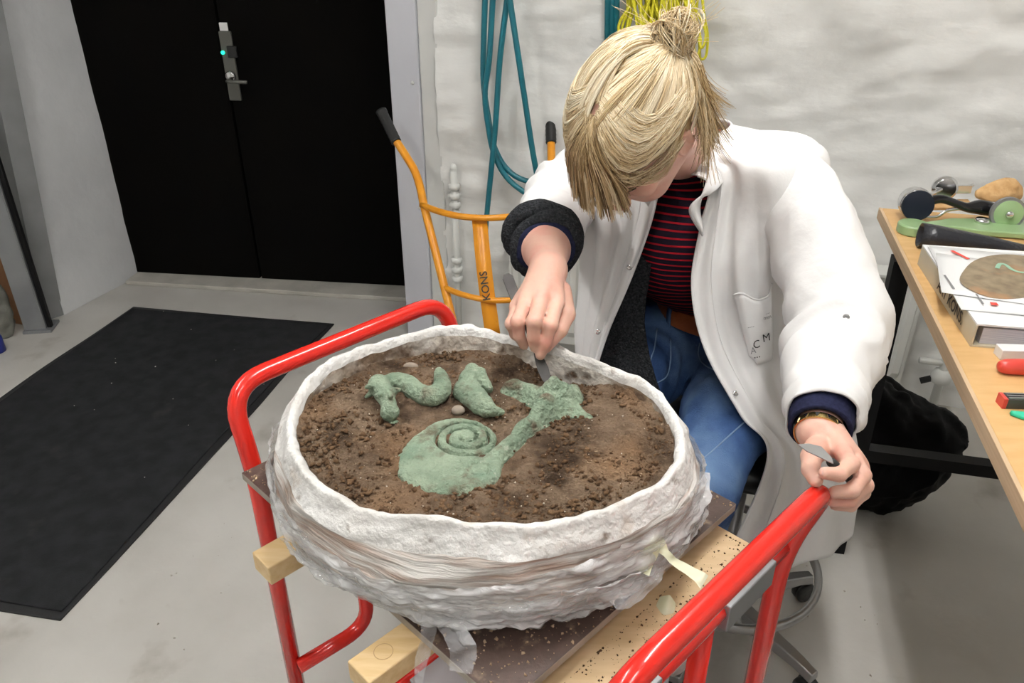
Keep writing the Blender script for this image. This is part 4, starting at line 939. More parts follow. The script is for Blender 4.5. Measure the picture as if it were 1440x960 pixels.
# yellowish tape and white strips on the wrap
ribbon('yellow_tape', [T(905, 752, 0.895), T(925, 762, 0.885), T(945, 782, 0.875), T(968, 800, 0.865), T(990, 818, 0.855)], [0.010, 0.008, 0.004, 0.006, 0.009], M['yellowtape'], blk, amp=0.010, seed=4)
ribbon('yellow_tape', [T(918, 752, 0.89), T(912, 780, 0.88), T(902, 805, 0.875)], [0.010, 0.012, 0.008], M['yellowtape'], blk, amp=0.010, seed=6)
ribbon('white_strip', [T(505, 768, 0.945), T(520, 767, 0.935), T(540, 771, 0.925), T(555, 780, 0.92)], [0.0045, 0.006, 0.006, 0.0045], M['bandage'], blk, amp=0.002, seed=2)
ribbon('white_strip', [T(556, 778, 0.925), T(580, 772, 0.920), T(605, 760, 0.92), T(632, 750, 0.925)], [0.003, 0.0036, 0.003, 0.002], M['bandage'], blk, amp=0.002, seed=8)
ribbon('yellow_tape', [T(556, 800, 0.905), T(572, 803, 0.897), T(588, 806, 0.893)], [0.013, 0.016, 0.013], M['yellowtape'], blk, amp=0.004, seed=14)
sc_ = ribbon('tape_scrap', [P(925, 845, DZ + 0.004), P(937, 850, DZ + 0.006), P(948, 855, DZ + 0.003)], [0.006, 0.012, 0.006], M['yellowtape'], None, amp=0.004, seed=12)
tag(sc_, 'scrap of pale yellow tape lying on the plywood deck', 'tape')

# ------------------------------------------------------------------ bronze finds
SZ = 0.958
def poly_sdf(X, Y, poly):
    n = len(poly); d = np.full(X.shape, 1e9); ins = np.zeros(X.shape, bool)
    for i in range(n):
        a = poly[i]; b = poly[(i + 1) % n]; ex, ey = b[0] - a[0], b[1] - a[1]
        t = np.clip(((X - a[0]) * ex + (Y - a[1]) * ey) / (ex * ex + ey * ey + 1e-15), 0, 1)
        d = np.minimum(d, (X - a[0] - t * ex) ** 2 + (Y - a[1] - t * ey) ** 2)
        c = ((a[1] <= Y) & (Y < b[1])) | ((b[1] <= Y) & (Y < a[1]))
        xi = a[0] + (Y - a[1]) / (ey if abs(ey) > 1e-12 else 1e-12) * ex
        ins ^= c & (X < xi)
    d = np.sqrt(d); return np.where(ins, -d, d)
def cp(cx, cy): return P(500 + cx / 4.0, 500 + cy / 4.0, SZ)      # outline read at four-fold enlargement
out = [(835, 610), (812, 690), (770, 742), (690, 782), (570, 806), (440, 806), (340, 778), (262, 722), (227, 650), (242, 570), (290, 500), (350, 438), (420, 388), (500, 361), (600, 352), (690, 370), (755, 408), (788, 455), (778, 505), (745, 548), (712, 572), (725, 574), (800, 512), (880, 446), (945, 375), (998, 305),
       (960, 272), (892, 228), (822, 198), (816, 166), (856, 128), (905, 142), (1020, 190), (1100, 205), (1175, 192), (1222, 177), (1272, 205), (1285, 240), (1270, 288), (1300, 322), (1338, 350), (1290, 360), (1180, 352), (1105, 384), (1005, 445), (935, 510), (868, 580)]
poly = crom([cp(*q)[:2] for q in out + out[:1]], 240)[:-1]
lo = poly.min(0) - 0.012; hi = poly.max(0) + 0.012; hs = 0.0011
gx = np.arange(lo[0], hi[0], hs); gy = np.arange(lo[1], hi[1], hs); X, Y = np.meshgrid(gx, gy, indexing='ij')
sd = poly_sdf(X, Y, poly)
sd = sd + 0.0012 * noise(np.stack([X, Y, 0 * X], -1), 120, 3)
inside = np.clip(-sd, 0, None)
base = soil_z(X, Y)
cap = 0.0085
hgt = np.where(sd < 0, cap * (1 - np.exp(-inside / 0.0055)), -np.minimum(sd, 0.01) * 2.2)
# spiral groove on the bell disc
sc0 = cp(618, 482); q = cp(618, 352); r_out = 0.5 * (np.linalg.norm((q - sc0)[:2]) + np.linalg.norm((cp(790, 470) - sc0)[:2]))
dx, dy = X - sc0[0], Y - sc0[1]; rad_ = np.hypot(dx, dy); an = np.arctan2(dy, dx)
q1 = cp(712, 575); r1 = np.hypot(*(q1 - sc0)[:2]); a1 = math.atan2(*(q1 - sc0)[1::-1])
# groove goes from the notch inward, turning
tot = 2.35 * 2 * math.pi; r_in = 0.004
grv = np.full(X.shape, 1e9)
for k in range(-1, 4):
    phi_ = (a1 - an) % (2 * math.pi) + 2 * math.pi * k     # clockwise inward
    ok = (phi_ >= 0) & (phi_ <= tot)
    rs = r1 * (1 - phi_ / tot) ** 0.85 * (1 - 0.0) + r_in * (phi_ / tot)
    grv = np.where(ok, np.minimum(grv, np.abs(rad_ - rs)), grv)
gw = np.exp(-(grv / 0.0016) ** 2)
hgt = hgt - 0.0125 * gw * (sd < 0)
# raised bead roundness between grooves
hgt = hgt + np.where((rad_ < r1) & (sd < 0), 0.0010 * np.clip(grv / 0.006, 0, 1) ** 0.7, 0)
# small ring boss on the disc
b0 = cp(694, 676); br_ = np.hypot((X - b0[0]), (Y - b0[1]) * 1.05); hgt = hgt - 0.0024 * np.exp(-((br_ - 0.0125) / 0.0014) ** 2) * (sd < 0)
# tube swelling
ax_pts = [cp(800, 560), cp(930, 440), cp(1040, 330), cp(1110, 280)]
def seg_d(a, b): 
    ex, ey = b[0] - a[0], b[1] - a[1]; t = np.clip(((X - a[0]) * ex + (Y - a[1]) * ey) / (ex * ex + ey * ey), 0, 1); return np.hypot(X - a[0] - t * ex, Y - a[1] - t * ey)
for a, b, w_, h_ in ((cp(800, 570), cp(930, 445), 0.016, 0.008), (cp(930, 445), cp(1060, 330), 0.018, 0.013), (cp(1060, 330), cp(1130, 270), 0.026, 0.018), (cp(880, 175), cp(1080, 260), 0.017, 0.015), (cp(1130, 260), cp(1230, 225), 0.02, 0.016)):
    hgt = hgt + np.where(sd < 0, h_ * np.clip(1 - (seg_d(a, b) / w_) ** 2, 0, 1) * np.clip(inside / 0.006, 0, 1) * 0.75, 0)
b1 = cp(1125, 265); hgt = hgt - 0.002 * np.exp(-((np.hypot(X - b1[0], Y - b1[1]) - 0.012) / 0.002) ** 2)
b2_ = cp(862, 160); hgt = hgt - 0.012 * np.exp(-(np.hypot(X - b2_[0], Y - b2_[1]) / 0.0055) ** 2)
pt3 = np.stack([X, Y, 0 * X], -1)
hgt = hgt + (sd < 0) * (0.0006 * fbm(pt3, 150, 3, 6))
Zb = base + hgt
keep = sd < 0.0075
ids = -np.ones(X.shape, int); ids[keep] = np.arange(keep.sum())
qd = keep[:-1, :-1] & keep[1:, :-1] & keep[1:, 1:] & keep[:-1, 1:]
Qb = np.stack([ids[:-1, :-1][qd], ids[1:, :-1][qd], ids[1:, 1:][qd], ids[:-1, 1:][qd]], 1)
Vb = np.stack([X[keep], Y[keep], Zb[keep]], 1)
# closed underside
nb = len(Vb); Vb2 = Vb.copy(); Vb2[:, 2] = base[keep] - 0.022
tag(np_mesh('bronze_horn_plate', np.vstack([Vb, Vb2]), np.vstack([Qb, Qb[:, ::-1] + nb]), M['bronze'], None), 'green bronze bell plate with spiral and branching tube bedded in the soil', 'bronze find')

# beast-headed serpentine neck
def bpt(cx, cy, h): 
    q = P(500 + cx / 4.0, 500 + cy / 4.0, SZ + h); return q
bn0 = bpt(130, 160, 0.0)
s = SDF(bpt(60, 380, 0)[:3] - [0.02, 0.03, 0.04], bpt(560, 30, 0) + [0.03, 0.04, 0.05], 0.0016)
nk = [bpt(180, 158, 0.012), bpt(240, 145, 0.013), bpt(300, 165, 0.011), bpt(345, 205, 0.008), bpt(410, 228, 0.007), bpt(450, 225, 0.008), bpt(484, 192, 0.011), bpt(486, 140, 0.013), bpt(468, 88, 0.010)]
nkc = crom(nk, 26); nr_ = crom(np.array([[.011], [.0115], [.012], [.0125], [.0125], [.012], [.012], [.010], [.006]]), 26)[:, 0]
s.chain(nkc, nr_, 0.004)
hd = [bpt(130, 165, 0.020), bpt(165, 215, 0.019), bpt(185, 270, 0.016), bpt(192, 315, 0.013)]
s.cone(hd[0], hd[1], 0.0135, 0.013, 0.006); s.cone(hd[1], hd[2], 0.0125, 0.0095, 0.005); s.cone(hd[2], hd[3], 0.0095, 0.0125, 0.004)
s.cone(hd[0], nkc[0], 0.0125, 0.011, 0.006)
s.cone(bpt(112, 165, 0.026), bpt(62, 176, 0.030), 0.0065, 0.003, 0.003)     # ear/horn stubs
s.cone(bpt(105, 200, 0.012), bpt(60, 232, 0.006), 0.005, 0.0025, 0.003)
s.cone(bpt(208, 200, 0.024), bpt(244, 190, 0.026), 0.006, 0.003, 0.003)
s.ell(bpt(140, 215, 0.031), (0.004, 0.004, 0.004), np.eye(3), 0.0015); s.ell(bpt(196, 226, 0.030), (0.004, 0.004, 0.004), np.eye(3), 0.0015)
s.ell(bpt(183, 330, 0.018), (0.0022, 0.0022, 0.003), np.eye(3), 0.002, sub=True); s.ell(bpt(208, 326, 0.018), (0.0022, 0.0022, 0.003), np.eye(3), 0.002, sub=True)
V, Q = s.mesh(); V = V + vnormals(V, Q) * (fbm(V, 140, 3, 4) * 0.0007)[:, None]
tag(np_mesh('bronze_beast_head', V, Q, M['bronze'], None), 'green bronze beast head on a curved snaking neck in the soil', 'bronze find')
# broken conical piece
s = SDF(bpt(540, 340, 0) - [0.02, 0.03, 0.04], bpt(830, 40, 0) + [0.03, 0.04, 0.06], 0.0016)
s.cone(bpt(588, 205, 0.006), bpt(645, 130, 0.016), 0.009, 0.012, 0.006); s.cone(bpt(615, 195, 0.010), bpt(705, 272, 0.012), 0.015, 0.015, 0.006)
s.cone(bpt(640, 150, 0.014), bpt(760, 300, 0.010), 0.012, 0.008, 0.006); s.cone(bpt(740, 305, 0.008), bpt(822, 318, 0.004), 0.011, 0.004, 0.005)
s.cone(bpt(652, 72, 0.022), bpt(700, 100, 0.020), 0.0075, 0.008, 0.006); s.cone(bpt(700, 100, 0.020), bpt(748, 185, 0.008), 0.008, 0.006, 0.005); s.cone(bpt(652, 75, 0.022), bpt(615, 130, 0.016), 0.0075, 0.009, 0.006)
s.cone(bpt(690, 160, 0.016), bpt(745, 245, 0.010), 0.004, 0.0045, 0.004, sub=True)
V, Q = s.mesh(); V = V + vnormals(V, Q) * (fbm(V, 130, 3, 9) * 0.0010)[:, None]
tag(np_mesh('bronze_tube_fragment', V, Q, M['bronze'], None), 'broken green bronze tube fragment lying between the neck and the branching horn', 'bronze find')
# pebbles and small green bits
for k, (cx, cy, rx, ry, lab) in enumerate(((308, 38, 0.011, 0.006, 'flat oval pebble lying in the soil by the back rim'), (578, 315, 0.0095, 0.008, 'rounded pebble lying in the soil below the bronze tube fragment'))):
    q = bpt(cx, cy, 0.0); q[2] = float(soil_z(q[0], q[1])) + 0.004
    s = SDF(q - 0.02, q + 0.02, 0.0012); s.ell(q, (rx, ry, 0.006), np.eye(3), 0.002); V, Q = s.mesh(); V = V + vnormals(V, Q) * (noise(V, 120, 3) * 0.0012)[:, None]
    tag(np_mesh('pebble', V, Q, M['pebble'], None), lab, 'pebble', 'pebbles in the soil')
pts = []; sz = []
for k in range(26):
    q = bpt(215 + r.normal() * 14, 384 + r.normal() * 5, 0); pts.append([q[0], q[1], float(soil_z(q[0], q[1])) + 0.004]); sz.append(0.001 + 0.002 * r.random())
tag(crumbs('green_bronze_crumbs', pts, sz, M['bronze'], None, 14), 'crumbs of green corroded bronze below the beast head', 'crumbs', kind='stuff')

# ------------------------------------------------------------------ stool
SCN = np.array([0.50, 1.37, 0.0])
st = thing('stool', SCN, 'grey five-legged swivel stool with foot ring under the white coat', 'stool')
SEATZ = 0.60
g = Geo(); g.lathe(SCN + Z3 * (SEATZ - 0.06), Z3, [(0.14, 0), (0.175, 0.008), (0.185, 0.03), (0.18, 0.052), (0.15, 0.06), (0.0, 0.056)], 36); g.build('seat', M['stoolvinyl'], st, smooth=True)
g = Geo(); g.lathe(SCN + Z3 * 0.08, Z3, [(0.028, 0), (0.028, 0.2), (0.016, 0.2), (0.016, SEATZ - 0.14)], 18); g.build('gas_column', M['greymetal'], st, smooth=True)
RZ = 0.21; RR = 0.20
a = np.linspace(0, 2 * math.pi, 61)[:-1]; ringp = np.stack([SCN[0] + RR * np.cos(a), SCN[1] + RR * np.sin(a), np.full(60, RZ)], -1)
G = []
for i in range(60):
    o_ = np.array([math.cos(a[i]), math.sin(a[i]), 0]); G.append([ringp[i] + o_ * 0.009 * math.cos(b) + Z3 * 0.013 * math.sin(b) for b in np.linspace(0, 2 * math.pi, 12, endpoint=False)])
G.append(G[0]); g = Geo(); g.grid(np.array(G), True); g.build('foot_ring', M['greymetal'], st, smooth=True)
for k in range(3):
    a_ = 0.35 + k * 2.094; d_ = np.array([math.cos(a_), math.sin(a_), 0]); g = Geo(); g.tube([SCN + d_ * 0.02 + Z3 * (RZ + 0.02), SCN + d_ * (RR - 0.004) + Z3 * RZ], 0.012, 8, flat=1.5); g.build('ring_spoke', M['greymetal'], st, smooth=True)
a5 = math.atan2(1.18 - SCN[1], 0.645 - SCN[0])
for k in range(5):
    a_ = a5 + k * 2 * math.pi / 5; d_ = np.array([math.cos(a_), math.sin(a_), 0]); s_ = np.cross(Z3, d_)
    sec = []
    for t_, w_, z0, z1 in ((0.02, 0.028, 0.075, 0.125), (0.12, 0.022, 0.075, 0.108), (0.22, 0.018, 0.07, 0.092), (0.262, 0.016, 0.058, 0.082)):
        c = SCN + d_ * t_; sec.append([c - s_ * w_ + Z3 * z0, c - s_ * w_ * 0.7 + Z3 * z1, c + s_ * w_ * 0.7 + Z3 * z1, c + s_ * w_ + Z3 * z0])
    g = Geo(); g.grid(np.array(sec), True); g.f.append((0, 1, 2, 3)); g.f.append((12, 13, 14, 15)); lg = g.build('base_leg', M['greymetal'], st, bevel=0.004)
    c = SCN + d_ * 0.25
    for sg in (-1, 1):
        g = Geo(); g.lathe(c + s_ * 0.008 * sg - s_ * 0.007 + Z3 * 0.027, s_, [(0.02, 0), (0.027, 0.002), (0.027, 0.012), (0.02, 0.014)], 18); g.build('caster', M['grip'], lg, smooth=True)
bc = np.array([0.648, 1.72, 0.0]); fl = unit([0.78, -0.62, 0])
G = []
for zz in np.linspace(0.72, 0.90, 7):
    w_ = 0.19 * (1 - 0.25 * abs((zz - 0.81) / 0.09) ** 3)
    G.append([bc + fl * w_ * j + np.array([0.62, 0.78, 0]) * (-0.05 * j * j + 0.02 * (zz - 0.8) / 0.1) + Z3 * zz for j in np.linspace(-1, 1, 13)])
g = Geo(); g.grid(np.array(G)); g.build('backrest', M['stoolvinyl'], st, smooth=True, solid=0.03)
g = Geo(); g.tube(bent([SCN + Z3 * (SEATZ - 0.085), np.array([0.676, 1.752, SEATZ - 0.085]), np.array([0.676, 1.752, 0.8])], 0.05), 0.012, 10, flat=1.6); g.build('back_bar', M['greymetal'], st, smooth=True)

# ------------------------------------------------------------------ the woman
def V3(*a): return np.array(a, float)
LS = V3(0.470, 1.330, 1.150); RS = V3(0.190, 1.545, 1.110)
fwd = unit([-0.62, -0.78, 0]); lft = unit([0.78, -0.62, 0])
PEL = V3(0.44, 1.485, 0.735)
LE = T(1174, 462, 1.205); LW = T(1152, 606, 1.035)
RE = T(776, 302, 1.41); RWr = T(771, 380, 1.165)
RCUF = T(768, 347, 1.275)
per = thing('person', (PEL + fwd * 0.1) * [1, 1, 0], 'blonde person in a white lab coat bending over the soil block with a spatula', 'person')
# head frame
hd_h = unit([-0.74, -0.67, 0]); pit = math.radians(51)
hF = hd_h * math.cos(pit) - Z3 * math.sin(pit); hU = hd_h * math.sin(pit) + Z3 * math.cos(pit); hL = np.cross(hU, hF)
roll = math.radians(13); hU, hL = hU * math.cos(roll) + hL * math.sin(roll), hL * math.cos(roll) - hU * math.sin(roll)
HC = V3(0.180, 1.180, 1.251)
def HP(f, l, u): return HC + hF * f + hL * l + hU * u
HM = np.array([hF, hL, hU])

b = SDF((-0.06, 0.62, 0.02), (0.72, 1.78, 1.46), 0.003)
# torso, kept inside the clothes
sh_mid = (LS + RS) / 2
b.cone(PEL, PEL + Z3 * 0.12 - fwd * 0.01, 0.10, 0.085, 0.03, fwd, 0.8)
b.cone(PEL + Z3 * 0.12 - fwd * 0.01, sh_mid - Z3 * 0.10 - fwd * 0.01, 0.085, 0.105, 0.03, fwd, 0.8)
b.cone(sh_mid - Z3 * 0.10, sh_mid - Z3 * 0.02, 0.105, 0.07, 0.03, fwd, 0.8)
b.cone(LS - lft * 0.02 - Z3 * 0.02, RS + lft * 0.02 - Z3 * 0.02, 0.034, 0.034, 0.03)
# neck and head
NKB = sh_mid + Z3 * 0.015 + fwd * 0.02
b.cone(NKB, HP(-0.03, 0, -0.06), 0.052, 0.050, 0.03)
b.ell(HP(-0.012, 0, 0.023), (0.099, 0.076, 0.0955), HM, 0.01)          # skull
b.ell(HP(0.018, 0, -0.025), (0.070, 0.062, 0.085), HM, 0.02)           # face
b.cone(HP(0.045, 0.018, -0.088), HP(0.045, -0.018, -0.088), 0.024, 0.024, 0.025)  # chin
b.cone(HP(0.035, 0.03, -0.08), HP(-0.02, 0.05, -0.045), 0.022, 0.024, 0.02); b.cone(HP(0.035, -0.03, -0.08), HP(-0.02, -0.05, -0.045), 0.022, 0.024, 0.02)  # jaw
b.cone(HP(0.082, 0, 0.012), HP(0.104, 0, -0.026), 0.008, 0.011, 0.010)    # nose
b.cone(HP(0.100, 0, -0.027), HP(0.109, 0, -0.030), 0.0095, 0.0085, 0.005)
for s_ in (-1, 1):
    b.ell(HP(0.094, s_ * 0.0095, -0.033), (0.009, 0.0065, 0.0065), HM, 0.004)
    b.ell(HP(0.085, s_ * 0.030, 0.006), (0.012, 0.018, 0.010), HM, 0.012, sub=True)      # eye hollow
    b.ell(HP(0.073, s_ * 0.031, 0.004), (0.0135, 0.015, 0.011), HM, 0.004)                # lids
    b.cone(HP(0.080, s_ * 0.014, 0.021), HP(0.068, s_ * 0.046, 0.021), 0.009, 0.008, 0.012)  # brow
    b.ell(HP(0.062, s_ * 0.042, -0.028), (0.018, 0.018, 0.018), HM, 0.015)                # cheek
    # ear
    e0 = HP(-0.012, s_ * 0.071, -0.012)
    b.ell(e0 + hL * s_ * 0.004, (0.017, 0.006, 0.029), HM, 0.006); b.ell(e0 + hL * s_ * 0.010 + hF * 0.003, (0.010, 0.005, 0.018), HM, 0.004, sub=True)
    b.cone(e0 - hF * 0.010 + hL * s_ * 0.008 + hU * 0.018, e0 - hF * 0.012 + hL * s_ * 0.009 - hU * 0.012, 0.005, 0.004, 0.004)
b.cone(HP(0.092, 0.014, -0.058), HP(0.092, -0.014, -0.058), 0.0065, 0.0065, 0.008); b.cone(HP(0.088, 0.013, -0.069), HP(0.088, -0.013, -0.069), 0.007, 0.007, 0.008)
b.cone(HP(0.101, 0.018, -0.0635), HP(0.101, -0.018, -0.0635), 0.0025, 0.0025, 0.004, sub=True)
# arms
b.chain([LS - Z3 * 0.01, LE, LW], [0.036, 0.034, 0.0265], 0.02)
b.chain([RS, RE], [0.045, 0.038], 0.02); b.chain([RE, RCUF, RWr], [0.038, 0.037, 0.026], 0.02)
# right hand, on the spatula
def hand(wrist, fingers, thumb, prad, k_web=0.006):
    for f_ in fingers:
        mc = f_[0]
        b.cone(wrist, mc, prad, 0.0130, 0.012)
    for i in range(len(fingers) - 1):
        b.cone(fingers[i][0] * 0.8 + wrist * 0.2, fingers[i + 1][0] * 0.8 + wrist * 0.2, 0.0105, 0.0105, 0.008)
    for f_, rr_ in zip(fingers, ((.0115, .0100, .0088, .0074), (.0117, .0101, .0090, .0076), (.0110, .0096, .0086, .0072), (.0098, .0086, .0076, .0066))):
        b.chain(f_, rr_, 0.0022)
        for j_ in (1,): b.ell(f_[j_], (rr_[j_] * 1.10,) * 3, np.eye(3), 0.003)
    b.chain(thumb, (.0165, .0125, .0105, .0085), 0.003)
RF = [[T(782, 425, 1.118), T(774, 457, 1.082), T(767, 481, 1.088), T(760, 499, 1.098)],
      [T(762, 417, 1.112), T(751, 452, 1.074), T(750, 474, 1.084), T(752, 488, 1.096)],
      [T(741, 421, 1.120), T(728, 452, 1.086), T(730, 472, 1.098), T(737, 485, 1.112)],
      [T(728, 432, 1.136), T(719, 455, 1.112), T(724, 470, 1.125), T(733, 478, 1.138)]]
RTh = [T(788, 410, 1.155), T(797, 442, 1.135), T(788, 464, 1.125), T(768, 488, 1.122)]
hand(RWr, RF, RTh, 0.021)
# left hand, round the end of the handle
LF = [[T(1184, 634, 0.985), T(1196, 652, 0.935), T(1180, 667, 0.910), T(1160, 665, 0.902)],
      [T(1198, 643, 0.988), T(1212, 668, 0.945), T(1198, 690, 0.930), T(1174, 692, 0.925)],
      [T(1206, 654, 0.995), T(1216, 682, 0.958), T(1196, 704, 0.948), T(1170, 704, 0.945)],
      [T(1208, 664, 1.005), T(1213, 692, 0.975), T(1196, 711, 0.968), T(1174, 710, 0.965)]]
LTh = [T(1150, 630, 1.000), T(1141, 642, 0.955), T(1140, 660, 0.930), T(1147, 675, 0.915)]
hand(LW, LF, LTh, 0.022)
# legs under the jeans
LH = PEL + lft * 0.085 - Z3 * 0.005; RH = PEL - lft * 0.085 - Z3 * 0.005
LK = V3(0.32, 1.075, 0.655); RK = V3(0.10, 1.21, 0.655)
LA = V3(0.36, 1.20, 0.305); RA = V3(0.25, 1.40, 0.305)
b.chain([LH, LK, LA], [0.07, 0.046, 0.034], 0.03); b.chain([RH, RK, RA], [0.07, 0.046, 0.034], 0.03)
V, Q = b.mesh()
body = np_mesh('body', V, Q, M['skin'], per)
# eyes: lids lowered, a dark lash line each; lips
g = Geo(); g.tube(crom([HP(0.094, 0.021, -0.0625), HP(0.101, 0.008, -0.058), HP(0.1025, 0, -0.060), HP(0.101, -0.008, -0.058), HP(0.094, -0.021, -0.0625)], 16), 0.0042, 8); g.tube(crom([HP(0.092, 0.019, -0.0655), HP(0.099, 0, -0.071), HP(0.092, -0.019, -0.0655)], 14), 0.0046, 8); g.build('lips', M['lips'], per, smooth=True)
for s_ in (-1, 1):
    g = Geo(); g.tube(crom([HP(0.080, s_ * 0.018, -0.003), HP(0.0875, s_ * 0.031, -0.0055), HP(0.077, s_ * 0.045, -0.003)], 12), 0.0012, 6); g.build('eyelashes', mat('lash_brown', (0.05, 0.03, 0.02), 0.6), per, smooth=True)
# nails
for f_ in RF[:3] + LF[:1]:
    d = unit(f_[3] - f_[2]); c = f_[3] + unit(V3(0, 0, CAM_H) - f_[3]) * 0.0052
    up_ = unit(V3(0, 0, CAM_H) - f_[3]); s_ = np.cross(d, up_)
    g = Geo(); g.grid(np.array([[c + d * (0.0055 * i) + s_ * 0.004 * j - up_ * 0.0012 * (j * j + 0.6 * max(0, i) ** 2) for j in np.linspace(-1, 1, 6)] for i in np.linspace(-0.8, 0.9, 6)])); g.build('fingernail', M['nail'], per, smooth=True, solid=0.0006)

# ---- shirt
s = SDF((0.05, 1.1, 0.72), (0.75, 1.8, 1.32), 0.004)
s.cone(PEL + Z3 * 0.07, PEL + Z3 * 0.13 + fwd * 0.005, 0.128, 0.122, 0.03, fwd, 0.82)
s.cone(PEL + Z3 * 0.13 + fwd * 0.005, sh_mid - Z3 * 0.13 + fwd * 0.012, 0.122, 0.142, 0.03, fwd, 0.84)
s.cone(sh_mid - Z3 * 0.13 + fwd * 0.012, sh_mid - Z3 * 0.02, 0.142, 0.09, 0.03, fwd, 0.8)
s.cone(LS - lft * 0.05 - Z3 * 0.015, RS + lft * 0.05 - Z3 * 0.015, 0.05, 0.05, 0.03)
s.cone(NKB - Z3 * 0.03, NKB - Z3 * 0.005 + fwd * 0.03, 0.060, 0.056, 0.02)
V, Q = s.mesh(); nn = vnormals(V, Q)
axis = unit(sh_mid - PEL); along = (V - PEL) @ axis
al2 = along + 0.14 * ((V - PEL) @ lft) + 0.004 * fbm(V, 7, 2, 3)
V = V + nn * (0.004 * fbm(V * [1, 1, 2.2], 11, 3, 6))[:, None]
sh = np_mesh('shirt', V, Q, M['shirt'], per)
at = sh.data.attributes.new('along', 'FLOAT', 'POINT'); at.data.foreach_set('value', ((al2) / 0.0112).astype(np.float32))

# ---- jeans
s = SDF((-0.08, 0.9, 0.15), (0.72, 1.75, 0.92), 0.004)
s.cone(PEL + Z3 * 0.0 - fwd * 0.01, PEL + Z3 * 0.095 + fwd * 0.006, 0.150, 0.128, 0.03, fwd, 0.86)
s.cone(LH, RH, 0.105, 0.105, 0.04)
s.chain([LH, (LH + LK) / 2 + Z3 * 0.006, LK], [0.098, 0.084, 0.066], 0.03); s.chain([LK, LA], [0.064, 0.05], 0.025)
s.chain([RH, (RH + RK) / 2 + Z3 * 0.006, RK], [0.098, 0.084, 0.066], 0.03); s.chain([RK, RA], [0.064, 0.05], 0.025)
sl_, X_ = s.region(s.lo, s.lo + s.dim * s.h, 0); s.phi = np.maximum(s.phi, ((X_ - (PEL + Z3 * 0.112)) @ unit(Z3 + fwd * 0.05))[tuple(slice(0, n_) for n_ in s.phi.shape)].astype(np.float32))
V, Q = s.mesh(); nn = vnormals(V, Q)
hipd = np.linalg.norm(V - (PEL + fwd * 0.12 - Z3 * 0.02), axis=1)
# creases radiating at the lap, finer ones along the thigh
cre = np.sin(((V - PEL) @ unit(fwd + Z3 * 0.8)) * 130 + 6 * fbm(V, 6, 2, 1))
V = V + nn * (0.0045 * cre * np.exp(-(hipd / 0.13) ** 2) + 0.006 * fbm(V, 11, 4, 2))[:, None]
je = np_mesh('jeans', V, Q, M['denim'], per)
# outer seam of the near thigh, fly seam, pocket seam, loops
from mathutils.bvhtree import BVHTree
bvh = BVHTree.FromPolygons([tuple(q) for q in V.tolist()], Q.tolist())
def cast(u, v):
    d = unit(ray(u, v)); h_ = bvh.ray_cast(Vector((0, 0, CAM_H)), Vector(d)); return np.array(h_[0]) - d * 0.0005 if h_[0] is not None else None
M['stitch'] = mat('faded_denim_stitch', (0.20, 0.30, 0.46), 0.8)
for pts_ in ([(1062, 580), (1046, 594), (1026, 612), (1006, 630), (986, 647), (970, 660)], [(924, 462), (920, 490), (912, 515), (910, 530)], [(943, 476), (943, 505), (938, 528), (926, 537), (914, 540)], [(984, 482), (982, 497), (988, 510), (1002, 519), (1014, 520)]):
    ps_ = []
    for k_ in range(len(pts_) * 6):
        q = crom(np.array(pts_, float), len(pts_) * 6)[k_]; h_ = cast(q[0], q[1])
        if h_ is not None: ps_.append(h_)
    if len(ps_) > 5: g = Geo(); g.tube(np.array(ps_), 0.0014, 5); g.build('jeans_seam', M['stitch'], je, smooth=True)
def seam(pts, target, r_, m, name, lift=0.004, toward=None):
    C = crom(pts, 26); g = Geo(); g.tube(C, r_, 6); return g.build(name, m, per, smooth=True)
bw = PEL + Z3 * 0.080 + fwd * 0.006
def waist(a_, z=0.0, add=0.0, flatk=0.86):
    return bw + Z3 * (z + 0.006) + (lft * math.sin(a_) * (0.1355 + add) + fwd * math.cos(a_) * (0.1355 * flatk + add))
M['stitch'] = mat('faded_denim_stitch', (0.16, 0.24, 0.40), 0.8)
# belt
G = []
for a_ in np.linspace(0, 2 * math.pi, 73):
    G.append([waist(a_, -0.021, 0.007) , waist(a_, -0.021, 0.0115), waist(a_, 0.020, 0.0085), waist(a_, 0.020, 0.005)])
g = Geo(); g.grid(np.array(G), True); belt = g.build('belt', M['leather'], per, smooth=False, bevel=0.001)
G = []
for a_ in np.linspace(-0.28, 0.45, 20): G.append([waist(a_, -0.019, 0.0115), waist(a_, -0.019, 0.0145), waist(a_, 0.018, 0.0115), waist(a_, 0.018, 0.0085)])
g = Geo(); g.grid(np.array(G), True); g.build('belt_tongue', M['leather'], belt, bevel=0.001)
g = Geo(); q = waist(0.12, 0.001, 0.0125); n_ = unit(q - bw); g.lathe(q, n_, [(0.004, 0), (0.0038, 0.002), (0.0015, 0.0035)], 12); g.build('belt_stud', M['chrome'], belt, smooth=True)
g = Geo(); q = waist(-0.05, 0.026, 0.004); g.lathe(q, unit(q - bw), [(0.008, 0), (0.008, 0.003), (0.006, 0.004)], 16); g.build('jeans_button', M['chrome'], per, smooth=True)
for a_ in (-0.42, 0.62):
    g = Geo(); G = [[waist(a_ - 0.04, z, 0.011 + 0.003 * (1 - abs(z) / 0.03)), waist(a_ + 0.04, z, 0.011 + 0.003 * (1 - abs(z) / 0.03))] for z in np.linspace(-0.028, 0.028, 8)]
    g.grid(np.array(G)); g.build('belt_loop', M['denim'], per, smooth=True, solid=0.002)
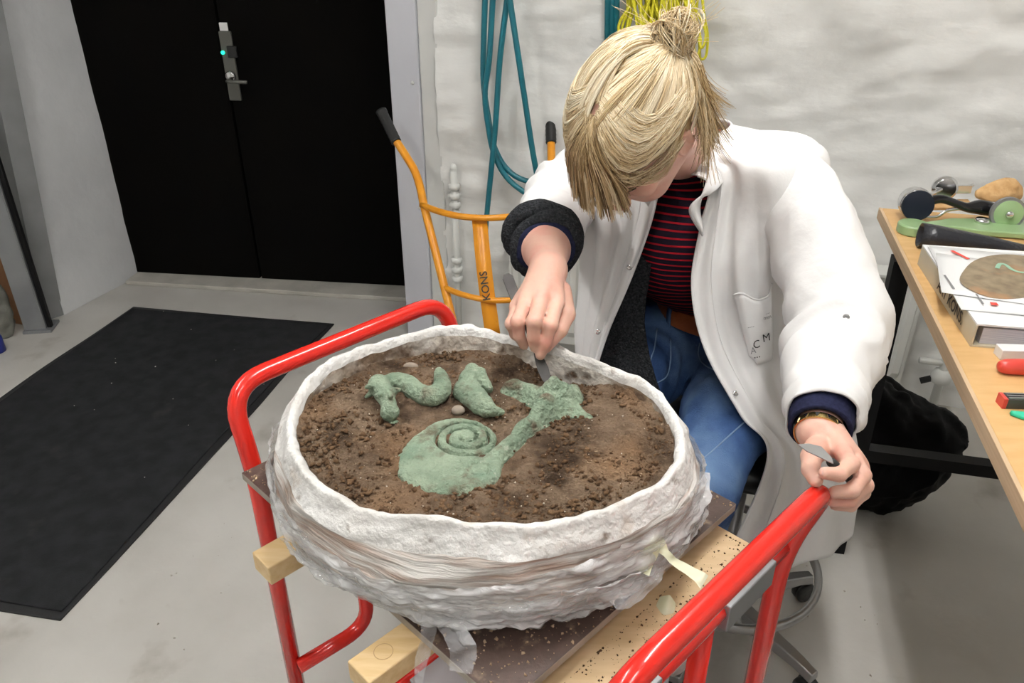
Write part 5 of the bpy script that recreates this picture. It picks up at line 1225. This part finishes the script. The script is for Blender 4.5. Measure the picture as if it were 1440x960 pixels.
# shoes on the ring
for kk, (A_, dr) in enumerate(((LA, unit([-0.35, -1, 0])), (RA, unit([-0.55, -0.8, 0])))):
    ss = SDF(A_ - [0.25, 0.25, 0.12], A_ + [0.25, 0.25, 0.12], 0.005); hl = A_ - Z3 * 0.055 - dr * 0.03
    ss.cone(hl, hl + dr * 0.10, 0.036, 0.040, 0.02, Z3, 0.85); ss.cone(hl + dr * 0.10, hl + dr * 0.175 - Z3 * 0.006, 0.040, 0.030, 0.02, Z3, 0.7); ss.cone(A_ - Z3 * 0.02, hl + Z3 * 0.01, 0.042, 0.036, 0.02)
    V, Q = ss.mesh(); V[:, 2] = np.maximum(V[:, 2], A_[2] - 0.084)
    np_mesh('shoe', V, Q, mat('grey_rose_canvas', (0.45, 0.36, 0.34), 0.7), per)

# ---- lab coat
NB = NKB + Z3 * 0.035 - fwd * 0.01
def nk(l_, f_, z=0.0): return NB + lft * l_ + fwd * f_ + Z3 * z
cols = [
 [nk(-0.020, 0.075, -0.045), T(926, 262, 1.385), T(917, 305, 1.40), T(898, 362, 1.425), T(878, 412, 1.45), T(856, 464, 1.47), T(838, 520, 1.49), T(832, 560, 1.495)],
 [nk(-0.045, 0.065, -0.02), T(885, 255, 1.42), T(880, 300, 1.41), T(868, 360, 1.435), T(852, 412, 1.465), T(838, 464, 1.485), T(829, 520, 1.50), T(825, 560, 1.505)],
 [nk(-0.070, 0.02, 0.0), T(846, 235, 1.50), T(838, 300, 1.45), T(838, 360, 1.47), T(832, 412, 1.50), T(826, 464, 1.52), T(822, 520, 1.535), T(820, 560, 1.54)],
 [nk(-0.072, -0.01, 0.005), V3(0.17, 1.60, 1.15), T(830, 300, 1.56), T(826, 362, 1.57), T(822, 412, 1.59), T(819, 464, 1.60), T(818, 520, 1.61), T(818, 560, 1.62)],
 [nk(-0.055, -0.05, 0.01), V3(0.25, 1.66, 1.12), V3(0.25, 1.67, 1.03), V3(0.27, 1.67, 0.92), V3(0.28, 1.68, 0.82), V3(0.28, 1.70, 0.70), V3(0.28, 1.70, 0.64), V3(0.28, 1.70, 0.56)],
 [nk(0.0, -0.075, 0.012), V3(0.41, 1.56, 1.14), V3(0.47, 1.60, 1.04), V3(0.52, 1.63, 0.93), V3(0.55, 1.66, 0.82), V3(0.57, 1.68, 0.70), V3(0.575, 1.685, 0.645), V3(0.58, 1.69, 0.585)],
 [nk(0.055, -0.05, 0.010), V3(0.515, 1.43, 1.172), V3(0.565, 1.46, 1.05), V3(0.60, 1.50, 0.93), V3(0.64, 1.51, 0.82), V3(0.69, 1.50, 0.68), V3(0.70, 1.49, 0.58), V3(0.71, 1.48, 0.47)],
 [nk(0.072, -0.01, 0.005), V3(0.525, 1.335, 1.178), V3(0.53, 1.32, 1.04), V3(0.56, 1.33, 0.93), V3(0.62, 1.33, 0.80), V3(0.67, 1.30, 0.66), V3(0.69, 1.28, 0.55), V3(0.69, 1.25, 0.42)],
 [nk(0.070, 0.02, 0.0), T(1085, 235, 1.265), T(1085, 315, 1.30), T(1085, 395, 1.34), T(1095, 480, 1.39), T(1130, 590, 1.42), T(1158, 665, 1.44), T(1150, 785, 1.50)],
 [nk(0.045, 0.065, -0.02), T(1030, 235, 1.30), T(1030, 310, 1.325), T(1025, 390, 1.35), T(1035, 480, 1.385), T(1080, 585, 1.40), T(1116, 655, 1.425), T(1085, 800, 1.50)],
 [nk(0.020, 0.075, -0.045), T(998, 258, 1.325), T(986, 320, 1.345), T(974, 402, 1.365), T(992, 490, 1.385), T(1042, 582, 1.385), T(1080, 645, 1.41), T(1015, 800, 1.50)],
]
C = np.array(cols).transpose(1, 0, 2)                       # rows x cols
G1 = crom(C, 130); G2 = crom(G1.transpose(1, 0, 2), 190).transpose(1, 0, 2)
du = np.gradient(G2, axis=0); dv = np.gradient(G2, axis=1); nrm = np.cross(dv, du); nrm /= np.linalg.norm(nrm, axis=-1)[..., None] + 1e-9
# make normals point outward
cen = np.array([0.40, 1.47, 0]); flip = np.sign(((G2 - cen) * [1, 1, 0] * nrm).sum(-1).mean()); nrm *= flip
R_, C_ = np.meshgrid(np.linspace(0, 1, 130), np.linspace(0, 1, 190), indexing='ij')
amp = np.clip((R_ - 0.08) / 0.3, 0, 1)
fold = 0.0065 * np.sin(C_ * 2 * math.pi * 13 + 1.6 * fbm(np.stack([C_ * 3, R_ * 1.2, 0 * R_], -1), 1.5, 2, 3)) * (0.4 + 0.6 * amp) + 0.010 * fbm(np.stack([C_ * 9, R_ * 2.2, 0 * R_], -1), 1.3, 3, 8) * amp
fold *= 1 - 0.75 * np.exp(-(np.minimum(C_, 1 - C_) / 0.015) ** 2)
G2 = G2 + nrm * fold[..., None]
COATG = G2
g = Geo(); g.grid(G2); coat = g.build('lab_coat', M['coatw'], per, smooth=True, solid=0.003, recalc=False)
# hem along the front edges, a sewn facing
for ci in (0, -1):
    E_ = G2[10:, ci]; g = Geo(); g.tube(E_, 0.0028, 6); g.build('coat_edge', M['coatw'], coat, smooth=True)
    I_ = G2[8:, 10 if ci == 0 else -11] + nrm[8:, 10 if ci == 0 else -11] * 0.002; g = Geo(); g.tube(I_, 0.0011, 5); g.build('facing_seam', M['coatw'], coat, smooth=True)
def coat_pt(r_, c_): return COATG[int(r_ * 129), int(c_ * 189)], nrm[int(r_ * 129), int(c_ * 189)]
for (u, v, t_) in ((877, 375, 1.425), (843, 466, 1.475), (1033, 556, 1.375)):
    d2 = np.linalg.norm(COATG - T(u, v, t_), axis=-1); ij = np.unravel_index(np.argmin(d2), d2.shape); q, n_ = COATG[ij], nrm[ij]
    g = Geo(); g.lathe(q + n_ * 0.001, n_, [(0.0055, 0), (0.0055, 0.002), (0.0035, 0.0035), (0.0015, 0.0025)], 14); g.build('snap_button', M['chrome'], coat, smooth=True)
# collar flaps
def flap(pts_in, pts_out, name, n=24, k=6):
    a_ = crom(pts_in, n); b_ = crom(pts_out, n); G = np.array([[a_[i] * (1 - t) + b_[i] * t + unit(V3(0, 0, CAM_H) - a_[i]) * 0.010 * math.sin(math.pi * t) for t in np.linspace(0, 1, k)] for i in range(n)])
    g = Geo(); g.grid(G); return g.build(name, M['coatw'], coat, smooth=True, solid=0.003)
flap([nk(0.0, -0.068, 0.022), nk(0.045, -0.05, 0.022), nk(0.064, 0.0, 0.022), nk(0.058, 0.040, 0.010), T(994, 262, 1.315)], [nk(0.0, -0.100, -0.010), nk(0.065, -0.075, -0.010), nk(0.098, 0.0, -0.008), T(1012, 262, 1.30), T(984, 280, 1.31)], 'collar')
flap([T(994, 255, 1.32), T(984, 290, 1.325), T(988, 318, 1.335)], [T(1010, 262, 1.305), T(970, 292, 1.315), T(988, 332, 1.335)], 'lapel')
flap([nk(0.0, -0.068, 0.022), nk(-0.045, -0.05, 0.022), nk(-0.064, 0.0, 0.022), nk(-0.058, 0.040, 0.010), T(925, 262, 1.36)], [nk(0.0, -0.100, -0.010), nk(-0.065, -0.075, -0.010), nk(-0.098, 0.0, -0.008), T(895, 262, 1.36), T(912, 290, 1.37)], 'collar')
# breast pocket with printed marks
def near(u, v):
    best = None; d = ray(u, v); o_ = V3(0, 0, CAM_H); w = COATG - o_; t_ = (w @ d) / (d @ d); dist = np.linalg.norm(w - t_[..., None] * d, axis=-1) + np.where(t_ < 1.45, 0, 1)
    ij = np.unravel_index(np.argmin(dist), dist.shape); return COATG[ij] + nrm[ij] * 0.006
top_e = crom([near(1032, 412), near(1046, 411), near(1062, 419), near(1076, 416), near(1082, 398)], 16)
bot_e = crom([near(1052, 500), near(1060, 505), near(1066, 508), near(1074, 508), near(1084, 505)], 16)
G = np.array([top_e * (1 - t) + bot_e * t + unit(V3(0, 0, CAM_H) - top_e[8]) * 0.006 * math.sin(math.pi * (0.3 + 0.7 * t)) for t in np.linspace(0, 1, 14)])
g = Geo(); g.grid(G); pk = g.build('breast_pocket', M['coatw'], coat, smooth=True, solid=0.002)
g = Geo(); g.tube(G[0], 0.002, 6); g.build('pocket_hem', M['coatw'], coat, smooth=True)
vx = unit(G[5, 12] - G[5, 4]); vy = unit(G[3, 8] - G[11, 8]); zo = unit(V3(0, 0, CAM_H) - G[6, 8]) * 0.004
rot = lambda a_: (vx * math.cos(a_) + vy * math.sin(a_), -vx * math.sin(a_) + vy * math.cos(a_))
for body_, sz_, (i, j), a_, m_ in (('A', 0.016, (11, 4), 0.3, 'greyink'), ('C', 0.020, (9, 7), 0.3, 'ink'), ('M', 0.020, (8, 11), 0.3, 'ink'), ('...', 0.020, (11, 7), 0.2, 'ink'), ('mm', 0.010, (4, 11), 0.3, 'greyink'), ('....', 0.010, (3, 11), 0.3, 'greyink'), ('----', 0.010, (6, 5), 0.2, 'greyink')):
    xx, yy = rot(a_); text(body_, sz_, G[i, j] + zo, xx, yy, M[m_], coat, name='pocket_print')
# sleeves
def sleeve(path, rads, name, n=80, seg=56, seed=1, elbow=0.55, fold_amp=0.004, m='coatw', solid=0.003, ref=None, gather=0.0):
    Cc = crom(path, n); rr_ = crom(np.array(rads)[:, None], n)[:, 0]; tn = np.gradient(Cc, axis=0); tn /= np.linalg.norm(tn, axis=1)[:, None]
    x = unit(np.array(ref if ref is not None else [0, 0, 1.0]) - tn[0] * np.dot(ref if ref is not None else [0, 0, 1.0], tn[0])); G = []
    a_ = np.linspace(0, 2 * math.pi, seg, endpoint=False)
    for i in range(n):
        x = unit(x - tn[i] * np.dot(x, tn[i])); y = np.cross(tn[i], x)
        G.append(Cc[i] + rr_[i] * (np.cos(a_)[:, None] * x + np.sin(a_)[:, None] * y))
    G = np.array(G); rd = G - Cc[:, None]; rd /= np.linalg.norm(rd, axis=-1)[..., None]
    S_ = np.linspace(0, 1, n)[:, None]
    d = fold_amp * 1.3 * fbm(G, 9, 3, seed) + fold_amp * np.exp(-((S_ - elbow) / 0.16) ** 2) * np.sin(S_ * 62 + 2.2 * np.sin(a_ + seed)[None]) * (0.5 + 0.5 * np.cos(a_ - 2.4)[None])
    if gather: d = d + gather * np.sin(S_ * 90 + 1.8 * np.sin(a_ * 2 + 1)[None] + 2 * fbm(G, 20, 2, seed)) * np.clip((S_ - 0.72) / 0.2, 0, 1)
    if m == 'coatw':
        Gs = Cc[:, None] * 0.6 + G * 0.4
        rid = (1 - np.minimum(1, 2.2 * np.abs(fbm(G * [1, 1, 1], 11, 2, seed + 20)))) ** 2; d = d + 0.0055 * rid * (0.35 + 0.65 * np.exp(-((S_ - elbow) / 0.25) ** 2))
    G = G + rd * d[..., None]
    g = Geo(); g.grid(G, True); return g.build(name, M[m], coat if m == 'coatw' else per, smooth=True, solid=solid, recalc=False), G, Cc, tn
LSs = LS - lft * 0.06 - Z3 * 0.018
sl, SG, _, _ = sleeve([LSs, LS - lft * 0.004 - Z3 * 0.018, LS + (LE - LS) * 0.4 + lft * 0.012, LE + V3(0.006, 0.005, -0.002), LE + (LW - LE) * 0.5 + Z3 * -0.004, LE + (LW - LE) * 0.90], [0.056, 0.068, 0.069, 0.069, 0.060, 0.046], 'sleeve', seed=2, elbow=0.62, fold_amp=0.0085, gather=0.003)
g = Geo(); q = T(1188, 446, 1.10)
d2 = np.linalg.norm(np.cross(SG - V3(0, 0, CAM_H), unit(ray(1188, 446))), axis=-1) + np.where(np.linalg.norm(SG - V3(0, 0, CAM_H), axis=-1) < 1.24, 0, 1); ij = np.unravel_index(np.argmin(d2), d2.shape); q = SG[ij]; n_ = unit(V3(0, 0, CAM_H) - q)
g.lathe(q + n_ * 0.002, n_, [(0.0048, 0), (0.0048, 0.003), (0.003, 0.0045), (0.0015, 0.003)], 14); g.build('snap_button', M['greymetal'], coat, smooth=True)
sleeve([RS + lft * 0.05, RS, RS + (RE - RS) * 0.45 + Z3 * 0.012, RE + (RS - RE) * 0.12 + Z3 * 0.008, RE + (RCUF - RE) * 0.55], [0.052, 0.062, 0.062, 0.060, 0.050], 'sleeve', seed=5, elbow=0.7, fold_amp=0.006, gather=0.002)
# rolled knit cuffs on the right forearm, knit cuff at the left wrist
fd_ = unit(RWr - RE); cfx = unit(np.cross(fd_, [0, 0, 1])); cfy = np.cross(cfx, fd_)
def roll_(c, R0, r0, m, name, seed, squash=1.0, tilt=0.0):
    G = []
    for a_ in np.linspace(0, 2 * math.pi, 49)[:-1]:
        o_ = cfx * math.cos(a_) + cfy * math.sin(a_) ; wob = 1 + 0.10 * math.sin(2 * a_ + seed) + 0.06 * math.sin(5 * a_ + seed * 2)
        G.append([c + o_ * (R0 * (1 + 0.05 * math.sin(a_ * 2 + seed)) + r0 * wob * math.cos(b_)) + fd_ * (r0 * squash * wob * math.sin(b_) + tilt * math.sin(a_)) for b_ in np.linspace(0, 2 * math.pi, 16, endpoint=False)])
    G = np.array(G + [G[0]]); 
    rd = fbm(G, 60, 3, seed) * 0.0016; G = G + rd[..., None]
    g = Geo(); g.grid(G, True); return g.build(name, M[m], per, smooth=True)
roll_(RCUF - fd_ * 0.036 - V3(0.006, 0, -0.006), 0.0500, 0.0150, 'cardigan', 'cardigan_cuff', 1, 1.3, 0.006)
roll_(RCUF - fd_ * 0.004, 0.0450, 0.0135, 'cardigan', 'cardigan_cuff', 3, 1.2, -0.004)
roll_(RCUF + fd_ * 0.006, 0.0385, 0.0070, 'navy', 'shirt_cuff', 2, 1.6)
sleeve([LE + (LW - LE) * 0.70, LE + (LW - LE) * 0.86, LE + (LW - LE) * 0.985], [0.040, 0.039, 0.037], 'navy_cuff', n=30, seg=32, seed=7, m='navy', solid=0.006, fold_amp=0.0008)
# charcoal cardigan hanging inside the right front
kc_ = [[T(940, 275, 1.42), T(925, 330, 1.43), T(912, 392, 1.45), T(906, 450, 1.47), T(915, 500, 1.475), T(930, 560, 1.48)],
       [T(890, 280, 1.46), T(885, 330, 1.46), T(875, 400, 1.48), T(866, 455, 1.495), T(866, 510, 1.505), T(872, 570, 1.51)],
       [T(850, 290, 1.52), T(848, 340, 1.52), T(842, 405, 1.54), T(834, 465, 1.55), T(830, 525, 1.56), T(832, 580, 1.57)],
       [V3(0.20, 1.62, 1.08), V3(0.21, 1.63, 1.02), V3(0.24, 1.64, 0.93), V3(0.26, 1.65, 0.84), V3(0.27, 1.66, 0.76), V3(0.27, 1.66, 0.66)]]
Ck = crom(np.array(kc_).transpose(1, 0, 2), 50); Ck = crom(Ck.transpose(1, 0, 2), 50)
Ck = Ck + (fwd * 0.006)[None, None] * fbm(Ck, 14, 3, 3)[..., None]
g = Geo(); g.grid(Ck); g.build('cardigan', M['cardigan'], per, smooth=True, solid=0.005)
# bracelet
dW = unit(LW - LE); bxx = unit(np.cross(dW, Z3)); byy = np.cross(bxx, dW); bcw = LW + dW * 0.003
G = []
for a_ in np.linspace(0, 2 * math.pi, 61):
    o_ = bxx * math.cos(a_) + byy * math.sin(a_); G.append([bcw + o_ * (0.0295 + dr_) + dW * dz_ for dr_, dz_ in ((0, -0.005), (0.0018, -0.005), (0.0018, 0.005), (0, 0.005))])
g = Geo(); g.grid(np.array(G), True); brc = g.build('bracelet', M['gold'], per, smooth=False)
for k in range(14):
    a_ = k * 2 * math.pi / 14; o_ = bxx * math.cos(a_) + byy * math.sin(a_); t_ = np.cross(dW, o_); q = bcw + o_ * 0.0315
    g = Geo(); g.prism([q - t_ * 0.003 - dW * 0.0035, q + t_ * 0.003 - dW * 0.0035, q + dW * 0.004], 0.0006, up=o_); g.build('dark_inlay', M['ink'] if k % 3 == 0 else M['chrome'], brc)

# ---- hair
ER = np.array([0.107, 0.085, 0.1045]); EC = np.array([-0.012, 0, 0.024])
def esurf(d, s_=1.0): return HC + ((d * ER * s_) + EC) @ HM
hv, hq, tone = [], [], []; hn = 0
def strand(pts, r0, r1, tn_, sides=3):
    global hn
    pts = np.asarray(pts); n = len(pts); tan = np.gradient(pts, axis=0); tan /= np.linalg.norm(tan, axis=1)[:, None] + 1e-12
    x = unit(np.cross(tan[0], [0.3, 0.5, 0.8]));
    X = np.cross(tan, np.cross(x[None], tan)); X /= np.linalg.norm(X, axis=1)[:, None] + 1e-12; Yv = np.cross(tan, X)
    rr_ = np.linspace(r0, r1, n)[:, None]
    ring = [pts + rr_ * (math.cos(a_) * X + math.sin(a_) * Yv) for a_ in np.arange(sides) * 2 * math.pi / sides]
    Vv = np.stack(ring, 1).reshape(-1, 3)
    i = np.arange(n - 1)[:, None] * sides; j = np.arange(sides)[None]; j2 = (j + 1) % sides
    hq.append(np.stack([i + j, i + j2, i + sides + j2, i + sides + j], -1).reshape(-1, 4) + hn); hv.append(Vv); hn += len(Vv)
    tone.append(np.full(len(Vv), tn_) + np.repeat(np.linspace(0, 0.08, n), sides))
hr = np.random.default_rng(5)
def slerp(a_, b_, t):
    w = math.acos(np.clip(a_ @ b_, -1, 1)); 
    if w < 1e-4: return np.repeat(a_[None], len(t), 0)
    return (np.sin((1 - t) * w)[:, None] * a_ + np.sin(t * w)[:, None] * b_) / math.sin(w)
BUN = unit([-0.78, 0.32, 0.54]); BUNC = esurf(BUN, 1.12)
WH = unit([0.52, -0.10, 0.85]); PB = unit([-0.10, -0.02, 1.0])
tt = np.linspace(0, 1, 13)
def dspline(keys, n=13):
    D = crom(np.array([unit(k) for k in keys]), n); return D / np.linalg.norm(D, axis=1)[:, None]
def lock(keys, k, spread, lift, tn_, hang=0.0, jit=0.0, base=1.0, wid=0.0008, flare=0.0, tipk=0.6):
    ks = [np.asarray(q, float) for q in keys]
    for _ in range(k):
        o1, o2 = hr.normal(size=3) * spread, hr.normal(size=3) * spread * tipk
        D = dspline([unit(q) + o1 * (1 - i_ / (len(ks) - 1)) + o2 * (i_ / (len(ks) - 1)) for i_, q in enumerate(ks)])
        S_ = base + (lift + 0.010 * hr.normal()) * np.sin(math.pi * np.clip(tt * 0.92 + 0.04, 0, 1)) + 0.010 * hr.random() + flare * tt ** 2
        S_ = S_ * (1 + 0.10 * np.clip(-D[:, 0], 0, 1) * np.sin(math.pi * np.clip(tt, 0, 1)))
        p = HC + (D * ER * S_[:, None] + EC) @ HM
        if hang: p = p + (np.clip(tt - 0.45, 0, 1) ** 2 * hang)[:, None] * np.array([0, 0, -1.0]) + hd_h * (np.clip(tt - 0.55, 0, 1) ** 2 * 0.02)[:, None]
        if jit: p = p + (hr.normal(size=3) * jit)[None] * tt[:, None] ** 2
        strand(p, wid, wid * 0.5, np.clip(tn_ + hr.normal() * 0.09, 0, 1))
def part_dist(d):
    t = np.clip((d - WH) @ (PB - WH) / ((PB - WH) @ (PB - WH)), 0, 1); return np.linalg.norm(d - WH - t * (PB - WH))
# under layer close to the scalp
gaz, gel = np.meshgrid(np.linspace(-math.pi, math.pi, 90), np.linspace(-0.6, math.pi / 2, 60), indexing='ij')
gd_ = np.stack([np.cos(gaz) * np.cos(gel), np.sin(gaz) * np.cos(gel), np.sin(gel)], -1)
def scalp(d): return not ((d[0] > 0.35 and d[2] < 0.42) or (d[2] < -0.30 and d[0] > -0.35) or (d[0] > -0.05 and abs(d[1]) > 0.6 and d[2] < -0.02))
cv = HC + (gd_ * ER * 0.965 + EC) @ HM; ci_ = np.arange(90 * 60).reshape(90, 60); fq = []
for i in range(89):
    for j_ in range(59):
        if scalp(gd_[i, j_]) and scalp(gd_[i + 1, j_ + 1]) : fq.append((ci_[i, j_], ci_[i + 1, j_], ci_[i + 1, j_ + 1], ci_[i, j_ + 1]))
hv.append(cv.reshape(-1, 3)); hq.append(np.array(fq) + hn); hn += 5400; tone.append(np.full(5400, 0.42))
sw_ = slerp(WH, PB, np.linspace(0, 1, 16)); ns_ = unit(np.cross(WH, PB))
g = Geo(); g.grid(np.array([[HC + ((unit(sw_[i] + ns_ * 0.055 * (1.3 - 0.9 * i / 15) * j) * ER * (0.975 - 0.004 * j * j)) + EC) @ HM for j in np.linspace(-1, 1, 5)] for i in range(16)])); g.build('scalp_parting', M['skin'], per, smooth=True)
# swept back to the bun from all round the hairline and the crown
cnt_ = 0
while cnt_ < 430:
    az = hr.uniform(-math.pi, math.pi); el = hr.uniform(-0.5, 1.5)
    d = unit([math.cos(az) * math.cos(el), math.sin(az) * math.cos(el), math.sin(el)])
    if not scalp(d) or d[0] > 0.66: continue
    pd = part_dist(d)
    if pd < 0.045: continue
    cnt_ += 1
    sg = 1 if d[1] > -0.08 * d[0] else -1
    midd = unit(d + BUN) + np.array([0, sg * (0.10 + 0.10 * hr.random()), 0.0]) * max(0, 1 - abs(d[1]))
    t0 = 0.80 + 0.18 * hr.normal() - 0.16 * max(0, d[0]) - (0.18 if d[2] < 0.1 else 0)
    lock([d, midd, BUN], 12, 0.028, 0.045 + 0.03 * hr.random(), t0)
# from the parting over both temples and back above the ears
for sgn, nn2 in ((1, 150), (-1, 90)):
    for i in range(nn2):
        f_ = hr.random(); a_ = unit(WH * (1 - f_ * 0.7) + PB * f_ * 0.7 + np.array([0, 0.10 * sgn, 0]))
        m_ = [0.78 - 0.55 * f_, sgn * (0.62 + 0.12 * f_), 0.34 + 0.42 * f_ + 0.06 * hr.normal()]
        e_ = [-0.10 - 0.25 * hr.random(), sgn * 0.93, 0.30 + 0.26 * f_ + 0.06 * hr.normal()]
        e2_ = [-0.75, sgn * 0.60, 0.25 + 0.15 * hr.normal()]
        lock([a_, m_, e_, e2_], 10, 0.026, 0.055 + 0.03 * hr.random(), 0.60 + 0.22 * hr.normal() + 0.22 * f_)
# wisps lying over the near temple
for i in range(26):
    lock([WH + [0, 0.08, 0], [0.85, 0.45, 0.25 + 0.1 * hr.normal()], [0.50, 0.86, 0.05 + 0.12 * hr.normal()], [0.08, 1.0, 0.12 + 0.10 * hr.normal()]], 4, 0.04, 0.08, 0.5 + 0.2 * hr.normal(), wid=0.0006)
# fringe fanning out of the whorl
for i in range(150):
    x_ = hr.uniform(-1, 0.70); 
    e_ = [1.0 - 0.25 * abs(x_), 0.78 * x_, -0.05 + 0.08 * hr.normal()]
    m_ = [0.95 - 0.1 * abs(x_), 0.52 * x_ - 0.03, 0.48]
    tn0 = 0.33 + 0.22 * hr.normal() + (0.36 if hr.random() < 0.28 else 0)
    lock([WH + hr.normal(size=3) * [0.03, 0.05, 0.02], m_, e_], 11, 0.022, 0.075 + 0.02 * hr.random(), tn0, hang=(hg_ := 0.03 + 0.15 * hr.random()) - 0.04 * max(0, x_), jit=0.002, wid=0.0007, tipk=0.35)
# loose locks by the ear and nape
for i in range(70):
    y_ = hr.uniform(0.65, 0.95); p0 = esurf(unit([-0.72 - 0.6 * hr.random(), y_, 0.0 + 0.25 * hr.normal()]), 1.08)
    L_ = 0.05 + 0.07 * hr.random(); sw = hr.normal(size=3) * 0.012
    for k in range(8):
        o_ = hr.normal(size=3) * 0.004
        p = p0 + o_ + np.outer(tt, hL * 0.012 + np.array([0.0, 0.0, -L_])) + np.outer(tt ** 2, sw + lft * 0.01 - hd_h * 0.02) + np.outer(np.sin(tt * 3.1), hL * 0.008)
        strand(p, 0.0007, 0.0003, np.clip(0.55 + 0.20 * hr.normal(), 0, 1))
# bun: a knot of wound strands and stray ends
bu = BUN @ HM; b1_ = unit(np.cross(bu, hL)); b2__ = np.cross(bu, b1_)
for i in range(240):
    R0 = 0.012 + 0.020 * hr.random(); zc = 0.010 + 0.020 * hr.random(); b1_ = unit(hr.normal(size=3) + unit(np.cross(bu, hL)) * 0.8); b2__ = unit(np.cross(unit(bu + hr.normal(size=3) * 0.7), b1_)); ph0 = hr.random() * 6.28; tl = hr.normal() * 0.5; al = hr.uniform(2.5, 6.0)
    ph_ = ph0 + np.linspace(0, al, 22)
    p = BUNC + np.outer(np.cos(ph_), b1_) * R0 + np.outer(np.sin(ph_), b2__) * R0 * 0.9 + np.outer(zc - 0.022 + 0.012 * np.sin(ph_ + tl) * 1.5, bu) + hr.normal(size=3) * 0.003
    for k in range(3): strand(p + hr.normal(size=3) * 0.0018, 0.0008, 0.0006, np.clip(0.68 + 0.2 * hr.normal(), 0, 1))
for i in range(60):
    d = unit(hr.normal(size=3) + bu * 0.6); L_ = 0.02 + 0.035 * hr.random(); p = BUNC + np.outer(tt, d * (0.025 + L_)) + np.outer(tt ** 2, hr.normal(size=3) * 0.02)
    strand(p, 0.0005, 0.0003, np.clip(0.7 + 0.15 * hr.normal(), 0, 1))
HV = np.vstack(hv); HQ = np.vstack(hq)
ho = np_mesh('hair', HV, HQ, M['hair'], per)
at = ho.data.attributes.new('tone', 'FLOAT', 'POINT'); at.data.foreach_set('value', np.concatenate(tone).astype(np.float32))

# ------------------------------------------------------------------ hand tools
tq_ = 1.06
while T(775, 548, tq_)[2] > float(soil_z(*T(775, 548, tq_)[:2])) - 0.002: tq_ += 0.001
tip = T(775, 548, tq_); he = T(712, 385, 1.150); td_ = unit(he - tip); L = np.linalg.norm(he - tip)
vw = unit(V3(0, 0, CAM_H) - tip); sd_ = unit(np.cross(td_, vw)); nn_ = np.cross(sd_, td_)
sp = thing('spatula', tip, 'flat steel excavation spatula held by the bare right hand, its tip in the soil', 'spatula')
outl = [(0, 0.0), (0.006, 0.0032), (0.018, 0.0066), (0.032, 0.0080), (0.048, 0.0062), (0.060, 0.0038), (0.066, 0.0032)]
poly_ = [tip + td_ * a_ + sd_ * w_ for a_, w_ in outl] + [tip + td_ * a_ - sd_ * w_ for a_, w_ in outl[::-1][:-1]]
g = Geo(); g.prism(np.array(poly_) - nn_ * 0.0006, 0.0013, up=nn_); g.build('blade', M['blade'], sp, bevel=0.0003)
g = Geo(); g.prism(np.array([tip + td_ * 0.064 + sd_ * 0.0035, tip + td_ * 0.11 + sd_ * 0.004, tip + td_ * (L - 0.05) + sd_ * 0.0075, tip + td_ * (L - 0.006) + sd_ * 0.008, tip + td_ * L + sd_ * 0.004, tip + td_ * L - sd_ * 0.004, tip + td_ * (L - 0.006) - sd_ * 0.008, tip + td_ * (L - 0.05) - sd_ * 0.0075, tip + td_ * 0.11 - sd_ * 0.004, tip + td_ * 0.064 - sd_ * 0.0035]) - nn_ * 0.002, 0.004, up=nn_); g.build('handle', M['blade'], sp, bevel=0.001)
kn = thing('blade_tool', T(1150, 638, 0.91), 'short pointed steel blade held against the red handle by the left hand', 'blade')
poly_ = [T(1121, 625, 0.905), T(1136, 624, 0.912), T(1154, 628, 0.915), T(1170, 645, 0.915), T(1177, 655, 0.915), T(1166, 650, 0.905), T(1152, 643, 0.902), T(1134, 635, 0.902)]
g = Geo(); pl = np.array(poly_); n_ = unit(np.cross(pl[2] - pl[0], pl[5] - pl[0])); n_ = n_ if n_[2] > 0 else -n_; g.prism(pl, 0.0014, up=n_); g.build('blade', M['blade_pale'], kn, bevel=0.0003)
g = Geo(); g.tube([T(1168, 649, 0.912), T(1190, 668, 0.935), T(1205, 684, 0.955)], 0.0055, 8); g.build('handle', M['grip'], kn, smooth=True)

for o in bpy.data.objects:
    if '_org' in o: del o['_org']
